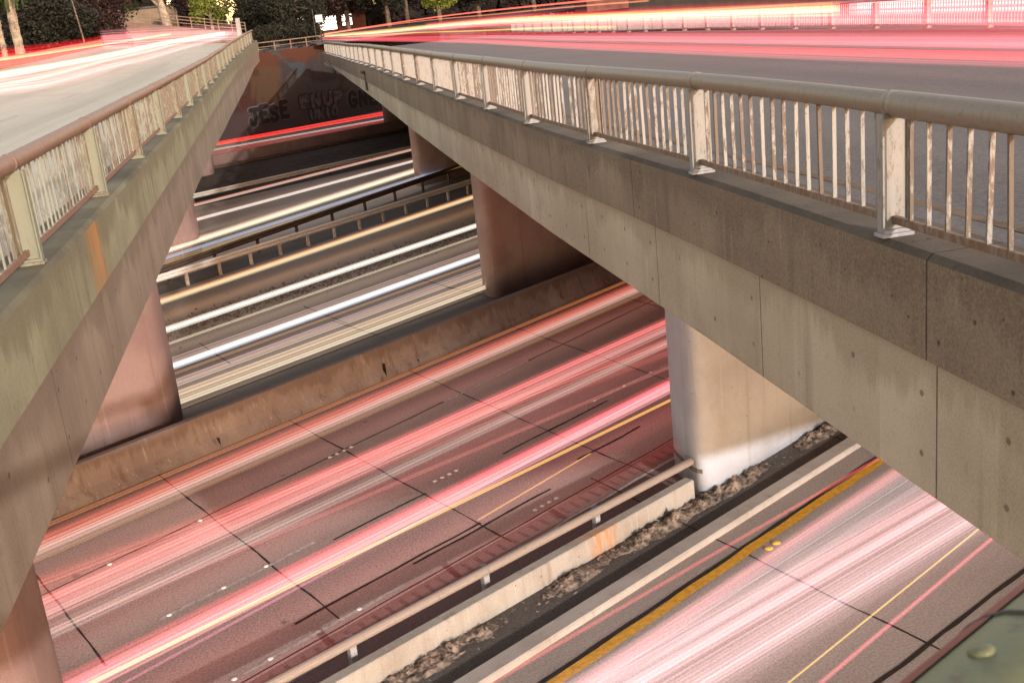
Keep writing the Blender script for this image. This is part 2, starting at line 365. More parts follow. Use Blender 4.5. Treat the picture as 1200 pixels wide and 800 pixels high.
# ------------------------------------------------------------------ ground and roads (plan coordinates in metres, freeway level z = 0)
def line(a, b):
    """endless plan line through a and b -> f(x) = y"""
    k = (b[1] - a[1]) / (b[0] - a[0])
    return lambda x: a[1] + k * (x - a[0])
XL, XR = -40.0, 52.0
def strip(name, f0, f1, z, mat, xs=(XL, XR), seg=24, kind='structure'):
    m = MB(); n = seg
    xs_ = [xs[0] + (xs[1] - xs[0]) * i / n for i in range(n + 1)]
    for i in range(n):
        a, b = xs_[i], xs_[i + 1]
        m.face([(a, f0(a), z), (b, f0(b), z), (b, f1(b), z), (a, f1(a), z)])
    o = m.build(name, mat)
    if kind: o['kind'] = kind
    return o
def off(f, d): return lambda x: f(x) + d
shoulder = line((8.64, 14.34), (11.42, 15.82))
yellow = line((2.88, 15.51), (11.51, 21.0))
kerbn = line((1.9, 15.88), (11.44, 21.85))
lowwall = line((0.0, 16.45), (7.4, 21.05))
rumble = line((-2.31, 17.15), (7.5, 23.9))
line3 = line((-2.25, 17.54), (4.32, 22.06))
line2 = line((-3.55, 20.27), (9.16, 29.3))
seam1 = line((-6.13, 22.22), (12.37, 37.2))
medj = line((-5.05, 26.0), (11.42, 38.6))
medb = line((-5.94, 26.71), (12.09, 40.33))
medf = line((-4.17, 33.0), (6.73, 41.6))
rail1 = line((-5.73, 49.98), (10.43, 65.37))
rail2 = line((-4.6, 52.9), (7.43, 67.64))
rail3 = line((-5.6, 76.03), (9.24, 87.0))
bankw = line((-5.67, 91.5), (10.44, 102.5))
wallb = line((-6.0, 118.0), (11.5, 132.8))

g = MB(); g.face([(-900, -900, -0.06), (900, -900, -0.06), (900, 1500, -0.06), (-900, 1500, -0.06)])
struct(g.build('ground', M['earth']))
strip('ramp_shoulder', off(shoulder, -14), shoulder, 0.0, M['road_ramp'])
strip('ramp_road', shoulder, off(kerbn, -0.0), 0.002, M['road_ramp'])
strip('gore_asphalt', kerbn, off(lowwall, 0.9), -0.01, M['asphalt'])
strip('shoulder_road', off(lowwall, 0.9), rumble, 0.0, M['rumble'])
strip('freeway_road', rumble, medb, 0.004, M['road_main'])
strip('median_ground', medb, medf, -0.02, M['asphalt'])
strip('far_freeway_road', medf, rail1, 0.0, M['road_far'])
strip('verge_ground', rail1, off(rail2, 1.0), 0.004, M['asphalt'])
strip('distant_freeway_road', off(rail2, 1.0), off(rail3, -1.0), 0.0, M['road_far'])
strip('bank_ground', off(rail3, -1.0), off(bankw, 0.3), -0.004, M['earth'])
strip('frontage_road', off(bankw, 0.3), off(wallb, 0.2), 0.0, M['road_far'])

# painted lines and tar joints lie as sheets on the paving
def ribbon(name, pts, w, z, mat, wob=0.0, end=0.0):
    m = MB(); n = len(pts); L = []
    for i, p in enumerate(pts):
        a = Vector(pts[max(0, i - 1)]); b = Vector(pts[min(n - 1, i + 1)]); d = (b - a).normalized()
        nn = Vector((-d.y, d.x)); q_ = Vector((p[0] * 1.3, p[1] * 1.3, w * 40)); ww = w * (1 + wob * 3.2 * mnoise.noise(q_ * 1.7) + random.uniform(-wob, wob)); o = w * (wob * 4.5 * mnoise.noise(q_ * 0.6) + wob * random.uniform(-.5, .5))
        L.append((Vector(p) + nn * (ww / 2 + o), Vector(p) - nn * (ww / 2 - o)))
    for i in range(n - 1):
        m.face([(*L[i][0], z), (*L[i + 1][0], z), (*L[i + 1][1], z), (*L[i][1], z)])
    return struct(m.build(name, mat))
def run(f, x0, x1, n): return [(x0 + (x1 - x0) * i / n, f(x0 + (x1 - x0) * i / n)) for i in range(n + 1)]
def seg(a, b, n): return [(a[0] + (b[0] - a[0]) * i / n, a[1] + (b[1] - a[1]) * i / n) for i in range(n + 1)]
ribbon('yellow_edge_line', run(yellow, XL, XR, 300), 0.22, 0.010, M['yellow_paint'], 0.04)
ribbon('yellow_edge_shadow', run(off(yellow, 0.19), XL, XR, 260), 0.10, 0.008, M['seal'], 0.12)  # dark sheet drawn as a shadow along the yellow line
ribbon('shoulder_joint', run(shoulder, XL, XR, 260), 0.09, 0.008, M['seal'], 0.1)
ribbon('lane_joint', run(seam1, XL, XR, 300), 0.05, 0.009, M['seal'], 0.12)
ribbon('lane_joint', run(medj, XL, XR, 260), 0.045, 0.009, M['seal'], 0.12)
ribbon('lane_joint', run(off(medj, 0.28), XL, XR, 260), 0.035, 0.009, M['seal'], 0.3)
ribbon('lane_joint', run(off(rumble, 0.1), XL, XR, 260), 0.045, 0.009, M['seal'], 0.12)
for x0, x1, dy in ((-1.2, 2.8, 0.75), (1.2, 4.6, 0.55), (5.6, 7.6, 1.2)):
    ribbon('tar_streak', run(off(line3, dy), x0, x1, 20), 0.07, 0.0095, M['seal'], 0.1)
for x0, x1 in ((-0.3, 1.9), (4.0, 5.9), (5.4, 7.4)):
    ribbon('tar_streak', run(off(line2, -0.35), x0, x1, 20), 0.06, 0.0095, M['seal'], 0.1)
for f, xs in ((line2, [-3.7 - 14.6 * k for k in range(0, 3)] + [7.0 + 14.6 * k for k in range(0, 3)]), (seam1, [-5.2 - 14.6, 3.2, 3.2 + 14.6]), (line3, [-2.1, -2.1 - 14.6, 12.5])):
    for x0 in xs:
        ribbon('lane_line', run(f, x0, x0 + 3.0, 10), 0.10, 0.011, M['white_paint'], 0.1)
ribbon('edge_line', run(off(rumble, -0.75), XL, XR, 200), 0.07, 0.008, M['white_paint'], 0.2)
for a, b in (((6.2, 37.07), (8.6, 30.6)), ((8.6, 30.6), (11.6, 22.5)), ((2.29, 34.01), (6.14, 24.37)), ((6.14, 24.37), (7.2, 21.9)), ((-1.41, 31.09), (3.25, 20.62)), ((-4.76, 28.63), (-0.38, 18.88)),
             ((-6.9, 24.0), (-4.52, 18.84)), ((-10.2, 23.0), (-6.5, 14.5)), ((10.4, 39.2), (14.6, 27.6)),
             ((-0.3, 43.5), (1.2, 39.9)), ((0.7, 40.6), (2.3, 37.2)), ((4.0, 46.6), (5.6, 42.6)), ((5.2, 43.6), (6.6, 40.6)), ((-4.1, 40.3), (-2.9, 37.0))):
    ribbon('slab_joint', seg(a, b, 26), 0.042, 0.0085, M['seal'], 0.2)
for dx in (-9.6, 0, 9.6):
    ribbon('slab_joint', seg((5.6 + dx, 23.0 + dx * 0.62), (8.94 + dx, 14.1 + dx * 0.6), 26), 0.045, 0.0085, M['seal'], 0.2)
# rumble grooves beside the guardrail
m = MB()
for i in range(150):
    x = -14 + i * 0.27; yy = rumble(x) - 0.33
    m.box((x, yy, 0.005), (0.09, 0.34, 0.005), rad(25 + random.uniform(-5, 5)))
struct(m.build('rumble_strip', M['groove']))

# loose litter along the low wall and in the gore: lumpy heaps with dry leaves on them
def heap(x, v):
    k = max(0.0, mnoise.noise(Vector((x * 0.55, 3.1, 0))) + 0.32)
    e = math.exp(-((v - 0.30) / 0.24) ** 2)
    return max(0.0, k * e * (0.16 + 0.22 * mnoise.noise(Vector((x * 3.1, v * 4.0, 1.7))) + 0.12 * mnoise.noise(Vector((x * 9, v * 9, 4)))) * 1.3)
m = MB(); nxs, nvs = 420, 18; b0 = 0
for i in range(nxs + 1):
    x = -8 + 20 * i / nxs
    for jv in range(nvs + 1):
        v = 0.02 + 0.95 * jv / nvs; m.v.append((x, lowwall(x) - v, -0.03 + heap(x, v) * 1.0 + 0.016 * mnoise.noise(Vector((x * 20, v * 20, 0)))))
for i in range(nxs):
    for jv in range(nvs):
        a = i * (nvs + 1) + jv; m.quad_idx((a, a + nvs + 1, a + nvs + 2, a + 1))
for i in range(3600):
    x = random.uniform(-8, 12); v = abs(random.gauss(0.3, 0.2)); hh = heap(x, v)
    if hh < 0.02 and random.random() < 0.8: continue
    s_ = random.uniform(0.012, 0.045); c = Vector((x, lowwall(x) - v, -0.015 + hh * 1.0 + s_ * 0.3)); a = random.uniform(0, 6.28)
    t1 = Vector((math.cos(a), math.sin(a), random.uniform(-.25, .25))) * s_; t2 = Vector((-math.sin(a), math.cos(a), random.uniform(-.25, .4))) * s_ * random.uniform(.4, .8)
    m.face([c - t1 - t2, c + t1 - t2 * .6, c + t1 * .8 + t2, c - t1 + t2])
o = m.build('litter', M['debris']); tag(o, 'heaps of dry leaves and litter gathered along the low white wall', 'litter', kind='stuff')
# verge gravel on the far shoulder
m = MB()
for i in range(8000):
    x = random.uniform(-12, 14); yy = line((-5.4, 42.6), (9, 54.9))(x) + random.gauss(0, 0.75)
    s = random.uniform(0.015, 0.06); m.box((x, yy, s * 0.4), (s * 1.5, s, s * 0.8), random.uniform(0, 3))
o = m.build('gravel', M['debris']); tag(o, 'loose gravel between the white and amber light trails', 'gravel', kind='stuff')

# ------------------------------------------------------------------ bridges
TOPZ, STEPZ, SOFZ, DECKZ = 10.5 - 2.06, 10.5 - 2.88, 10.5 - 4.05, 8.30
RX = [(-10, 4.43), (12, 4.43), (20, 4.33), (28, 4.36), (40, 4.44), (48, 4.54), (57, 4.66), (75, 4.85), (95, 5.05), (120, 5.1)]
RZ = [(-10, 0), (10, 0), (20, -0.10), (35, -0.2), (48, -0.28), (57, -0.35), (80, -0.6), (100, -0.8), (120, -0.97)]
RS = [(-10, 0), (40, 0), (60, 0.03), (90, 0.0), (120, -0.2)]
LX = [(-10, -2.5), (40, -2.5), (60, -2.55), (75, -2.45), (90, -2.15), (105, -1.7), (126, -0.95)]
LZ = [(-10, 0), (50, 0), (65, 0.08), (90, 0.42), (105, 0.7), (126, 1.05)]
LS = [(-10, 0), (40, 0), (58, -0.3), (75, -0.35), (90, -0.1), (108, 0.6), (126, 1.0)]
def make_bridge(side, fx, fz, fs, y0, y1, width, cross, label, mats):
    """side +1: fascia faces -X, deck runs to +X"""
    root = thing('overpass_bridge', label, 'bridge', (0, 0, 0))
    ys = []; y = y0
    while y < y1: ys.append(y); y += 1.5 if y < 40 else 3.0
    ys.append(y1)
    low, up, deck = MB(), MB(), MB()
    R1, R2, R3 = [], [], []
    for y in ys:
        x = interp(fx, y); dz = interp(fz, y); ds = interp(fs, y)
        P = lambda u, z: (x + side * u, y, z)
        zs, zb = STEPZ + dz, SOFZ + ds
        R1.append([P(0.06, zs - 0.003), P(0.06, zb + 0.05), P(0.11, zb), P(width - 0.2, zb), P(width - 0.2, zs - 0.003)])
        zt = TOPZ + dz
        R2.append([P(0, zs), P(0, zt - 0.05), P(0.05, zt), P(0.62, zt), P(0.66, zt - 0.03), P(0.66, zs)])
        zd = DECKZ + dz
        n = 6
        R3.append([P(0.664 + (width - 0.7) * k / n, zd + cross * (width - 0.7) * k / n) for k in range(n + 1)] + [P(width - 0.036, zs), P(0.664, zs)])
    low.sweep(R1, True, [0] * 5); up.sweep(R2, True, [0, 1, 1, 1, 0, 0]); deck.sweep(R3, True, [0] * 9)
    low.build('girder', mats[0], root)
    up.build('parapet', [mats[1], mats[2]], root)
    struct(deck.build('bridge_road', mats[3]))
    return root
rb = make_bridge(1, RX, RZ, RS, 3.2, 121.0, 18.6, 0.0, 'long concrete overpass on the right with brown stained parapet', (M['r_lower'], M['r_upper'], M['r_top'], M['deck_r']))
lb = make_bridge(-1, LX, LZ, LS, 2.0, 119.5, 15.5, 0.08, 'concrete overpass on the left with green tinged parapet and orange rust runs', (M['l_lower'], M['l_upper'], M['l_top'], M['deck_l']))

def pier_plan(p0, ang, length, side, thick=1.9, r=0.55, n=6):
    """skewed wall pier in plan: the end face lies along the bridge, the long faces along the freeway; corners rounded"""
    a = Vector((math.cos(rad(ang)), math.sin(rad(ang)))) * side * length; e = Vector((-0.06 * side, thick)); p = Vector(p0)
    cs = [p, p + a, p + a + e, p + e]; out = []
    for k in range(4):
        c = cs[k]; d0 = (cs[k - 1] - c).normalized(); d1 = (cs[(k + 1) % 4] - c).normalized()
        rr = r * (1.0 if d0.dot(d1) < 0 else 1.35)
        q0, q1 = c + d0 * rr, c + d1 * rr
        for s in range(n + 1):
            t_ = s / n; out.append(q0.lerp(c, t_).lerp(c.lerp(q1, t_), t_))
    return out
def pier(parent, p0, ang, length, side, top, mat, lab=None):
    pts = pier_plan(p0, ang, length, side); m = MB()
    m.sweep([[(q.x, q.y, z) for q in pts] for z in (-0.05, 1.5, 3.5, top)], True, [0] * len(pts))
    o = m.build('pier', mat, parent, smooth=False)
    o.data.polygons.foreach_set('use_smooth', [len(p.vertices) == 4 for p in o.data.polygons])
    if lab: o['label'] = lab
    return o
p1 = pier(rb, (7.5, 21.0), 33, 13.0, 1, 6.60, M['pier_white'], 'white round nosed pier with a dark band at its foot')
pier(rb, (6.6, 40.2), 34, 13, 1, 6.60, M['pier_lifted'], 'salmon pier rising behind the median barrier')
pier(rb, (7.75, 70.4), 37, 13, 1, 6.55, M['pier_lifted'])
pier(rb, (9.1, 103.0), 36, 12, 1, 6.5, M['pier'])
for p0, an, tp in (((-4.15, 13.3), 33, 6.6), ((-4.15, 31.0), 37, 6.55), ((-5.0, 57.6), 40, 6.35), ((-5.6, 88), 36, 6.4)):
    pier(lb, p0, an, 10.5, -1, tp, M['pier'])
# dark tide band round the nose of the white pier
pp = pier_plan((7.5, 21.0), 33, 13.0, 1); c0 = sum(pp, Vector((0, 0))) / len(pp)
band = pp[24:28] + pp[0:7] if False else pp[21:28] + pp[0:4]
m = MB()
for (qa, qb), k in zip(zip(band, band[1:]), range(20)):
    f = lambda q, s: (q.x - 0.004, q.y - 0.004, s)
    za, zb = 0.45 - 0.004 * k, 0.45 - 0.004 * (k + 1); th = lambda kk: 0.13 - 0.006 * abs(kk - 5)
    m.face([f(qa, za), f(qb, zb), f(qb, zb + th(k + 1)), f(qa, za + th(k))])
m.build('stain_band', M['dark_patch'], p1)
# hinge block under the right girder and a stub pipe on its flank
m = MB(); m.box((6.4, 37.6, 6.22), (2.6, 1.0, 0.5), rad(36)); m.build('bearing_block', M['r_lower'], rb, bevel=0.03)
m = MB(); m.box((interp(RX, 62) + 0.03, 62, 7.25), (0.16, 0.5, 1.0)); m.box((interp(RX, 62) - 0.06, 62, 7.72), (0.3, 0.9, 0.12)); m.build('drain_box', M['r_top'], rb, bevel=0.02)
pth = [(interp(RX, y) - 0.05, y, z) for y, z in ((119, 7.2), (112, 6.9), (104, 6.5), (98, 6.35))]
m = MB(); m.tube(pth, 0.11, 8); m.build('drain_pipe', M['dark_metal'], rb, True)

# deck markings on the bridges
def deck_line(name, fx, fz, side, u, w, y0, y1, cross, mat, n=30):
    m = MB(); L = []
    for i in range(n + 1):
        y = y0 + (y1 - y0) * i / n; x = interp(fx, y); z = DECKZ + interp(fz, y) + 0.006
        L.append(((x + side * u, y, z + cross * (u - 0.664)), (x + side * (u + w), y, z + cross * (u + w - 0.664))))
    for i in range(n): m.face([L[i][0], L[i + 1][0], L[i + 1][1], L[i][1]])
    return struct(m.build(name, mat))
deck_line('edge_line', RX, RZ, 1, 1.25, 0.13, 4, 118, 0, M['brown_paint'])
for k in range(8):
    deck_line('lane_line', LX, LZ, -1, 5.4, 0.13, 20 + 13 * k, 25 + 13 * k, 0.08, M['white_paint'], 4)
    deck_line('lane_line', RX, RZ, 1, 5.2, 0.11, 16 + 13 * k, 19.5 + 13 * k, 0, M['white_paint'], 4)

# railings
def make_railing(label, fx, fz, side, u, y_first, spacing, nposts, y0, y1, mats, base_z=None, ndetail=100, nbal=17, bw=(0.02, 0.036), pipe_r=0.09, zoff=0.0, lean=1, post=(0.09, 0.22)):
    root = thing('bridge_railing', label, 'railing', (0, 0, 0))
    X = lambda y: interp(fx, y) + side * u
    Zb = lambda y: TOPZ + zoff + interp(fz, y)
    ztop = 1.03
    m = MB(); ys = [y0 + (y1 - y0) * i / 60 for i in range(61)]
    m.tube([(X(y), y, Zb(y) + ztop) for y in ys], pipe_r, 14)
    for k in range(nposts):
        y = y_first + k * spacing
        if y < y1 - 0.2: m.tube([(X(y - 0.05), y - 0.05, Zb(y) + ztop), (X(y + 0.05), y + 0.05, Zb(y) + ztop)], pipe_r + 0.007, 14)
    m.build('top_rail', mats[0], root, smooth=True)
    m = MB()
    rr = [[(X(y) - 0.022, y, Zb(y) + 0.10), (X(y) + 0.022, y, Zb(y) + 0.10), (X(y) + 0.022, y, Zb(y) + 0.16), (X(y) - 0.022, y, Zb(y) + 0.16)] for y in ys]
    m.sweep(rr, True, [0] * 4); m.build('bottom_rail', mats[3], root)
    # one post with its foot, then copies
    m = MB()
    d = post[1]
    m.box((-side * d / 2, 0, 0.48), (0.016, post[0], 0.95)); m.box((side * d / 2, 0, 0.48), (0.016, post[0], 0.95)); m.box((0, 0, 0.48), (d - 0.018, 0.014, 0.95))
    po = m.build('post', mats[2], root, bevel=0)
    f = MB(); f.box((0, 0, 0.016), (d + 0.05, 0.15, 0.03)); f.box((0, 0, 0.045), (d + 0.01, 0.11, 0.03))
    fo = f.build('foot_plate', mats[4], po, bevel=0.006)
    for k in range(nposts):
        y = y_first + k * spacing
        if k: q = dup(po, root); dup(fo, q)
        else: q = po
        q.location = (X(y), y, Zb(y))
    m = MB(); m.box((0, 0, 0.545), (bw[0], bw[1], 0.80)) if False else m.box((0, 0, 0.55), (bw[1], bw[0], 0.80))
    ba = m.build('baluster', mats[1], root)
    rest = MB(); cnt = 0
    for k in range(-2, nposts):
        for j in range(1, nbal):
            y = y_first + (k + j / nbal) * spacing
            if y < y0 + 0.1 or y > y1 - 0.05: continue
            rl = random.Random(k * 100 + j)
            if rl.random() < 0.012: continue
            if cnt < ndetail:
                q = ba if cnt == 0 else dup(ba, root)
                q.location = (X(y), y, Zb(y)); q.rotation_euler = (rl.gauss(0, 0.006), rl.gauss(0, 0.006), rl.gauss(0, 0.08))
            else: rest.box((X(y), y, Zb(y) + 0.55), (bw[1], bw[0], 0.80))
            cnt += 1
    if rest.v:
        r = rest.build('baluster', mats[1], root); r['kind'] = 'stuff'
    return root
make_railing('grey pipe topped railing with flaking white balusters on the right overpass edge', RX, RZ, 1, 0.13, 7.98, 4.17, 26, 3.4, 117, (M['pipe_r'], M['bal_r'], M['post_r'], M['rusty_bar'], M['foot']))
RR = [o for o in COL.objects if o.name.startswith('bridge_railing')][0]
m = MB(); m.tube([(4.43 + 0.13, y, TOPZ + 1.025) for y in (3.3, 5, 6.5, 7.86, 7.93, 7.96, 7.975)], [0.103, 0.103, 0.103, 0.103, 0.101, 0.094, 0.07], 18); m.build('rail_sleeve', M['pipe_r'], RR, smooth=True)['label'] = 'thicker grey handrail section at the near end'
make_railing('rust red pipe topped railing with pale green balusters on the left overpass edge', LX, LZ, -1, 0.22, 7.1, 4.95, 22, 2.2, 117, (M['pipe_l'], M['bal_l'], M['post_l'], M['pipe_l'], M['post_l']), nbal=20, post=(0.11, 0.26), bw=(0.02, 0.022))
FX = [(y, x + 18.15) for y, x in RX]
fr = make_railing('white picket railing along the far edge of the right overpass', FX, RZ, 1, 0.0, 12.0, 3.6, 28, 8, 112, (M['white_fence'],) * 5, nbal=22, zoff=-0.10, pipe_r=0.05)
# low concrete kerb wall along the outer edge of the left deck
m = MB(); rr = []
for i in range(40):
    y = 8 + i * 2.85; x = interp(LX, y) - 14.9; z = DECKZ + interp(LZ, y) + 0.08 * 14.2
    rr.append([(x, y, z - 0.1), (x, y, z + 0.62), (x + 0.08, y, z + 0.65), (x + 0.22, y, z + 0.65), (x + 0.30, y, z - 0.1)])
m.sweep(rr, True, [0] * 5); tag(m.build('parapet_wall', M['l_upper']), 'low pale concrete wall along the outer edge of the left overpass', 'wall')

# ------------------------------------------------------------------ viewer's footbridge with its green rail
GU = Vector((math.cos(rad(28.9)), math.sin(rad(28.9)), 0.0)); GN = Vector((-GU.y, GU.x, 0))
def gp(s, n, z): v = GU * s + GN * n; return (v.x, v.y, z)
RAIL_N, RAIL_Z = 0.360, 9.872
root = thing('footbridge', 'dark green railed footbridge edge in the bottom right corner', 'footbridge')
m = MB(); m.tube([gp(s, RAIL_N, RAIL_Z) for s in [-3.4 + 0.4 * i for i in range(24)]], 0.10, 28); hr = m.build('handrail', M['green_rail'], root, smooth=True)
GREEN = hr
m = MB()
m.tube([gp(0.835, RAIL_N, RAIL_Z), gp(0.839, RAIL_N, RAIL_Z)], 0.1025, 28); m.build('rail_seam', M['dark_metal'], hr, smooth=True)
bpy.context.view_layer.update()
m = MB(); rings = []
bn = (GN * 0.28 + Vector((0, 0, 0.96))).normalized(); bc = Vector(gp(0.761, RAIL_N, RAIL_Z)) + bn * 0.0985
bt = GU; bb = bn.cross(bt)
for h, r in ((0, 0.011), (0.003, 0.0108), (0.0055, 0.008), (0.0065, 0.003)):
    rings.append([bc + bn * h + (bt * math.cos(6.2832 * k / 14) + bb * math.sin(6.2832 * k / 14)) * r for k in range(14)])
m.sweep(rings, True, [0] * 14); m.build('bolt', M['green_rail'], hr, smooth=True)
m = MB()
m.box((0, 0, 9.35), (0.03, 0.03, 0.86), rad(28.9)); bal = m.build('baluster', M['green_rail'], root)
for x in range(30):
    q = bal if x == 0 else dup(bal, root); q.location = gp(x * 0.26 - 3.4, RAIL_N, 0)
m = MB(); m.sweep([[Vector(gp(s, RAIL_N, RAIL_Z)) + (GN * math.cos(rad(q)) + Vector((0, 0, math.sin(rad(q))))) * 0.1012 for q in range(20, 62, 6)] for s in (-3.4, 0, 2, 6)], False)
m.build('red_stripe', M['red_stripe'], hr, smooth=True)
m = MB(); a, b, c, d = gp(-6, RAIL_N + 0.1, 0), gp(10.5, RAIL_N + 0.1, 0), gp(10.5, -3.2, 0), gp(-6, -3.2, 0)
m.sweep([[(q[0], q[1], 8.45) for q in (a, b, c, d)], [(q[0], q[1], 8.92) for q in (a, b, c, d)]], True, [0] * 4); m.build('walkway', M['r_upper'], root)

# ------------------------------------------------------------------ barriers beside the roads
def along(name, f, x0, x1, prof, mat, n=30, label='', cat='barrier', seams=None):
    m = MB(); rings = []
    k = (f(1) - f(0)); d = Vector((1, k)).normalized(); nn = Vector((-d.y, d.x))
    for i in range(n + 1):
        x = x0 + (x1 - x0) * i / n
        rings.append([(x + nn.x * u, f(x) + nn.y * u, z) for u, z in prof])
    m.sweep(rings, True, [0] * len(prof))
    o = m.build(name, mat)
    return tag(o, label, cat) if label else struct(o)
along('kerb', kerbn, XL, XR, [(0, -0.02), (0, 0.10), (0.03, 0.13), (0.36, 0.13), (0.40, 0.10), (0.40, -0.02)], M['kerb'], 60)
along('low_wall', lowwall, XL, 7.35, [(0, -0.05), (0.01, 0.41), (0.03, 0.43), (0.24, 0.43), (0.27, 0.40), (0.27, -0.05)], M['lowwall'], 40, 'low pale concrete wall stained orange, ending at the white pier', 'wall')
o = along('median_barrier', medb, XL, XR, [(0, -0.05), (0.0, 0.12), (0.16, 0.34), (0.27, 0.94), (0.29, 0.96), (0.47, 0.96), (0.49, 0.94), (0.6, 0.34), (0.76, 0.1), (0.76, -0.05)], M['median'], 60, 'rust streaked concrete barrier wall dividing the red and white traffic', 'barrier')
k = medb(1) - medb(0); ang = math.atan(k)
for x, hh in ((1.9, 0.5), (3.0, 0.22), (-2.9, 0.3)):
    m = MB(); m.box((x - math.sin(ang) * 0.06, medb(x) + math.cos(ang) * 0.06, hh / 2), (0.02, 0.12, hh), ang); m.build('drain_slot', M['seal'], o)
along('bank_wall', bankw, XL, XR, [(0, 0.2), (0.02, 1.42), (0.3, 1.42), (0.3, 0.2)], M['bank'], 30, 'sooty brown concrete wall below the vivid red light trails', 'wall')
along('earth_bank', off(bankw, -7.0), XL, XR, [(0, -0.05), (2.2, 0.35), (5.4, 0.5), (5.75, 0.0)], M['earth'], 30)

def guardrail(f, x0, x1, label, mat, zt=0.75, prof=None, post_sp=1.9, depth=0.06, pm=None, tall=0.0, block=True):
    root = thing('guardrail', label, 'guardrail', (0, 0, 0))
    k = f(1) - f(0); d = Vector((1, k)).normalized(); nn = Vector((-d.y, d.x)); ang = math.atan2(d.y, d.x)
    m = MB(); rings = []; N = 40
    prof = prof or [(-0.01, zt - 0.31), (-0.07, zt - 0.25), (-0.07, zt - 0.21), (-0.005, zt - 0.155), (-0.07, zt - 0.10), (-0.07, zt - 0.06), (-0.01, zt), (0.02, zt), (-0.045, zt - 0.08), (0.03, zt - 0.155), (-0.045, zt - 0.23), (0.02, zt - 0.31)]
    for i in range(N + 1):
        x = x0 + (x1 - x0) * i / N; rings.append([(x + nn.x * u, f(x) + nn.y * u, z) for u, z in prof])
    m.sweep(rings, True, [0] * len(prof)); m.build('beam', mat, root)
    m = MB(); m.box((0, 0.10, (zt + tall) / 2 - 0.02), (0.13, 0.12, zt + tall), 0); po = m.build('post', pm or mat, root, bevel=0.008)
    bl = None
    if block:
        b = MB(); b.box((0, 0.02, zt - 0.16), (0.10, 0.08, 0.22)); bl = b.build('spacer_block', pm or mat, po)
    x = x0 + 0.4; first = True
    while x < x1:
        if first: q = po
        else:
            q = dup(po, root)
            if bl: dup(bl, q)
        q.location = (x, f(x), 0); q.rotation_euler = (0, 0, ang); first = False
        x += post_sp * math.cos(ang)
    return root
gr_near = line((-1.09, 15.92 + 0.45), (7.2, 20.99 + 0.36))
guardrail(gr_near, -16, 7.45, 'weathered steel tube rail on white stub posts behind the low pale wall', M['tube'], 0.72,
          [(0.09 * math.cos(6.2832 * k / 12) - 0.02, 0.66 + 0.085 * math.sin(6.2832 * k / 12)) for k in range(12)], 3.0, pm=M['foot'], block=False)
guardrail(rail1, -22, 24, 'pale weathered steel guardrail between the amber and blue light trails', M['beam_pale'], 0.86, post_sp=1.9, pm=M['beam_pale'])
guardrail(rail2, -22, 24, 'sooty dark guardrail on thick posts behind the pale weathered guardrail', M['beam_dark'], 0.95, post_sp=3.1, pm=M['beam_dark'])
guardrail(rail3, -22, 26, 'dusty steel guardrail at the foot of the earth bank', M['beam'], 0.75, post_sp=3.8, pm=M['beam_dark'])
guardrail(off(bankw, -1.3), -22, 26, 'dark guardrail standing in front of the sooty brown wall', M['beam_dark'], 0.8, post_sp=3.8, pm=M['beam_dark'])

# graffiti wall below the far abutment
WA = math.atan2(132.8 - 118.0, 17.5)
wall = MB(); wall.box((13, 0.3, 4.05), (150, 0.6, 8.15)); 
gw = wall.build('graffiti_wall', M['mural']); gw.location = (-6, 118, 0); gw.rotation_euler = (0, 0, WA)
tag(gw, 'tall dark retaining wall covered with an orange mural and bubble graffiti', 'wall')
M['tag_dark'] = plain('black spray paint', (0.012, 0.008, 0.009), 0.8); M['tag_pale'] = plain('dusty pink spray paint', (0.095, 0.068, 0.064), 0.8, 0, 0.5, 1.2); M['tag_outline'] = plain('pale spray outline', (0.10, 0.08, 0.077), 0.8, 0, 0.5, 1.6)  # pale sprays dimmed in colour to sit in the wall's shade
STROKES = {
    'J': [[(.15, .95), (.95, .95)], [(.62, .95), (.62, .3), (.5, .1), (.3, .06), (.12, .2), (.1, .36)]],
    'E': [[(.85, .95), (.2, .92), (.15, .5), (.2, .08), (.88, .05)], [(.2, .5), (.72, .52)]],
    'S': [[(.85, .82), (.6, .97), (.28, .9), (.2, .7), (.4, .55), (.7, .45), (.82, .25), (.62, .05), (.3, .05), (.12, .2)]],
    'N': [[(.15, .03), (.17, .95), (.8, .08), (.83, .97)]],
    'U': [[(.15, .97), (.16, .3), (.35, .05), (.65, .05), (.83, .3), (.85, .97)]],
    'P': [[(.2, .02), (.2, .95), (.65, .95), (.85, .75), (.65, .5), (.25, .46)]],
    'I': [[(.5, .97), (.5, .03)]],
    'O': [[(.5, .95), (.2, .8), (.14, .5), (.22, .18), (.5, .05), (.78, .18), (.86, .5), (.8, .8), (.5, .95)]],
    'G': [[(.85, .78), (.6, .96), (.28, .85), (.13, .5), (.25, .15), (.55, .04), (.84, .2), (.85, .46), (.55, .46)]]}
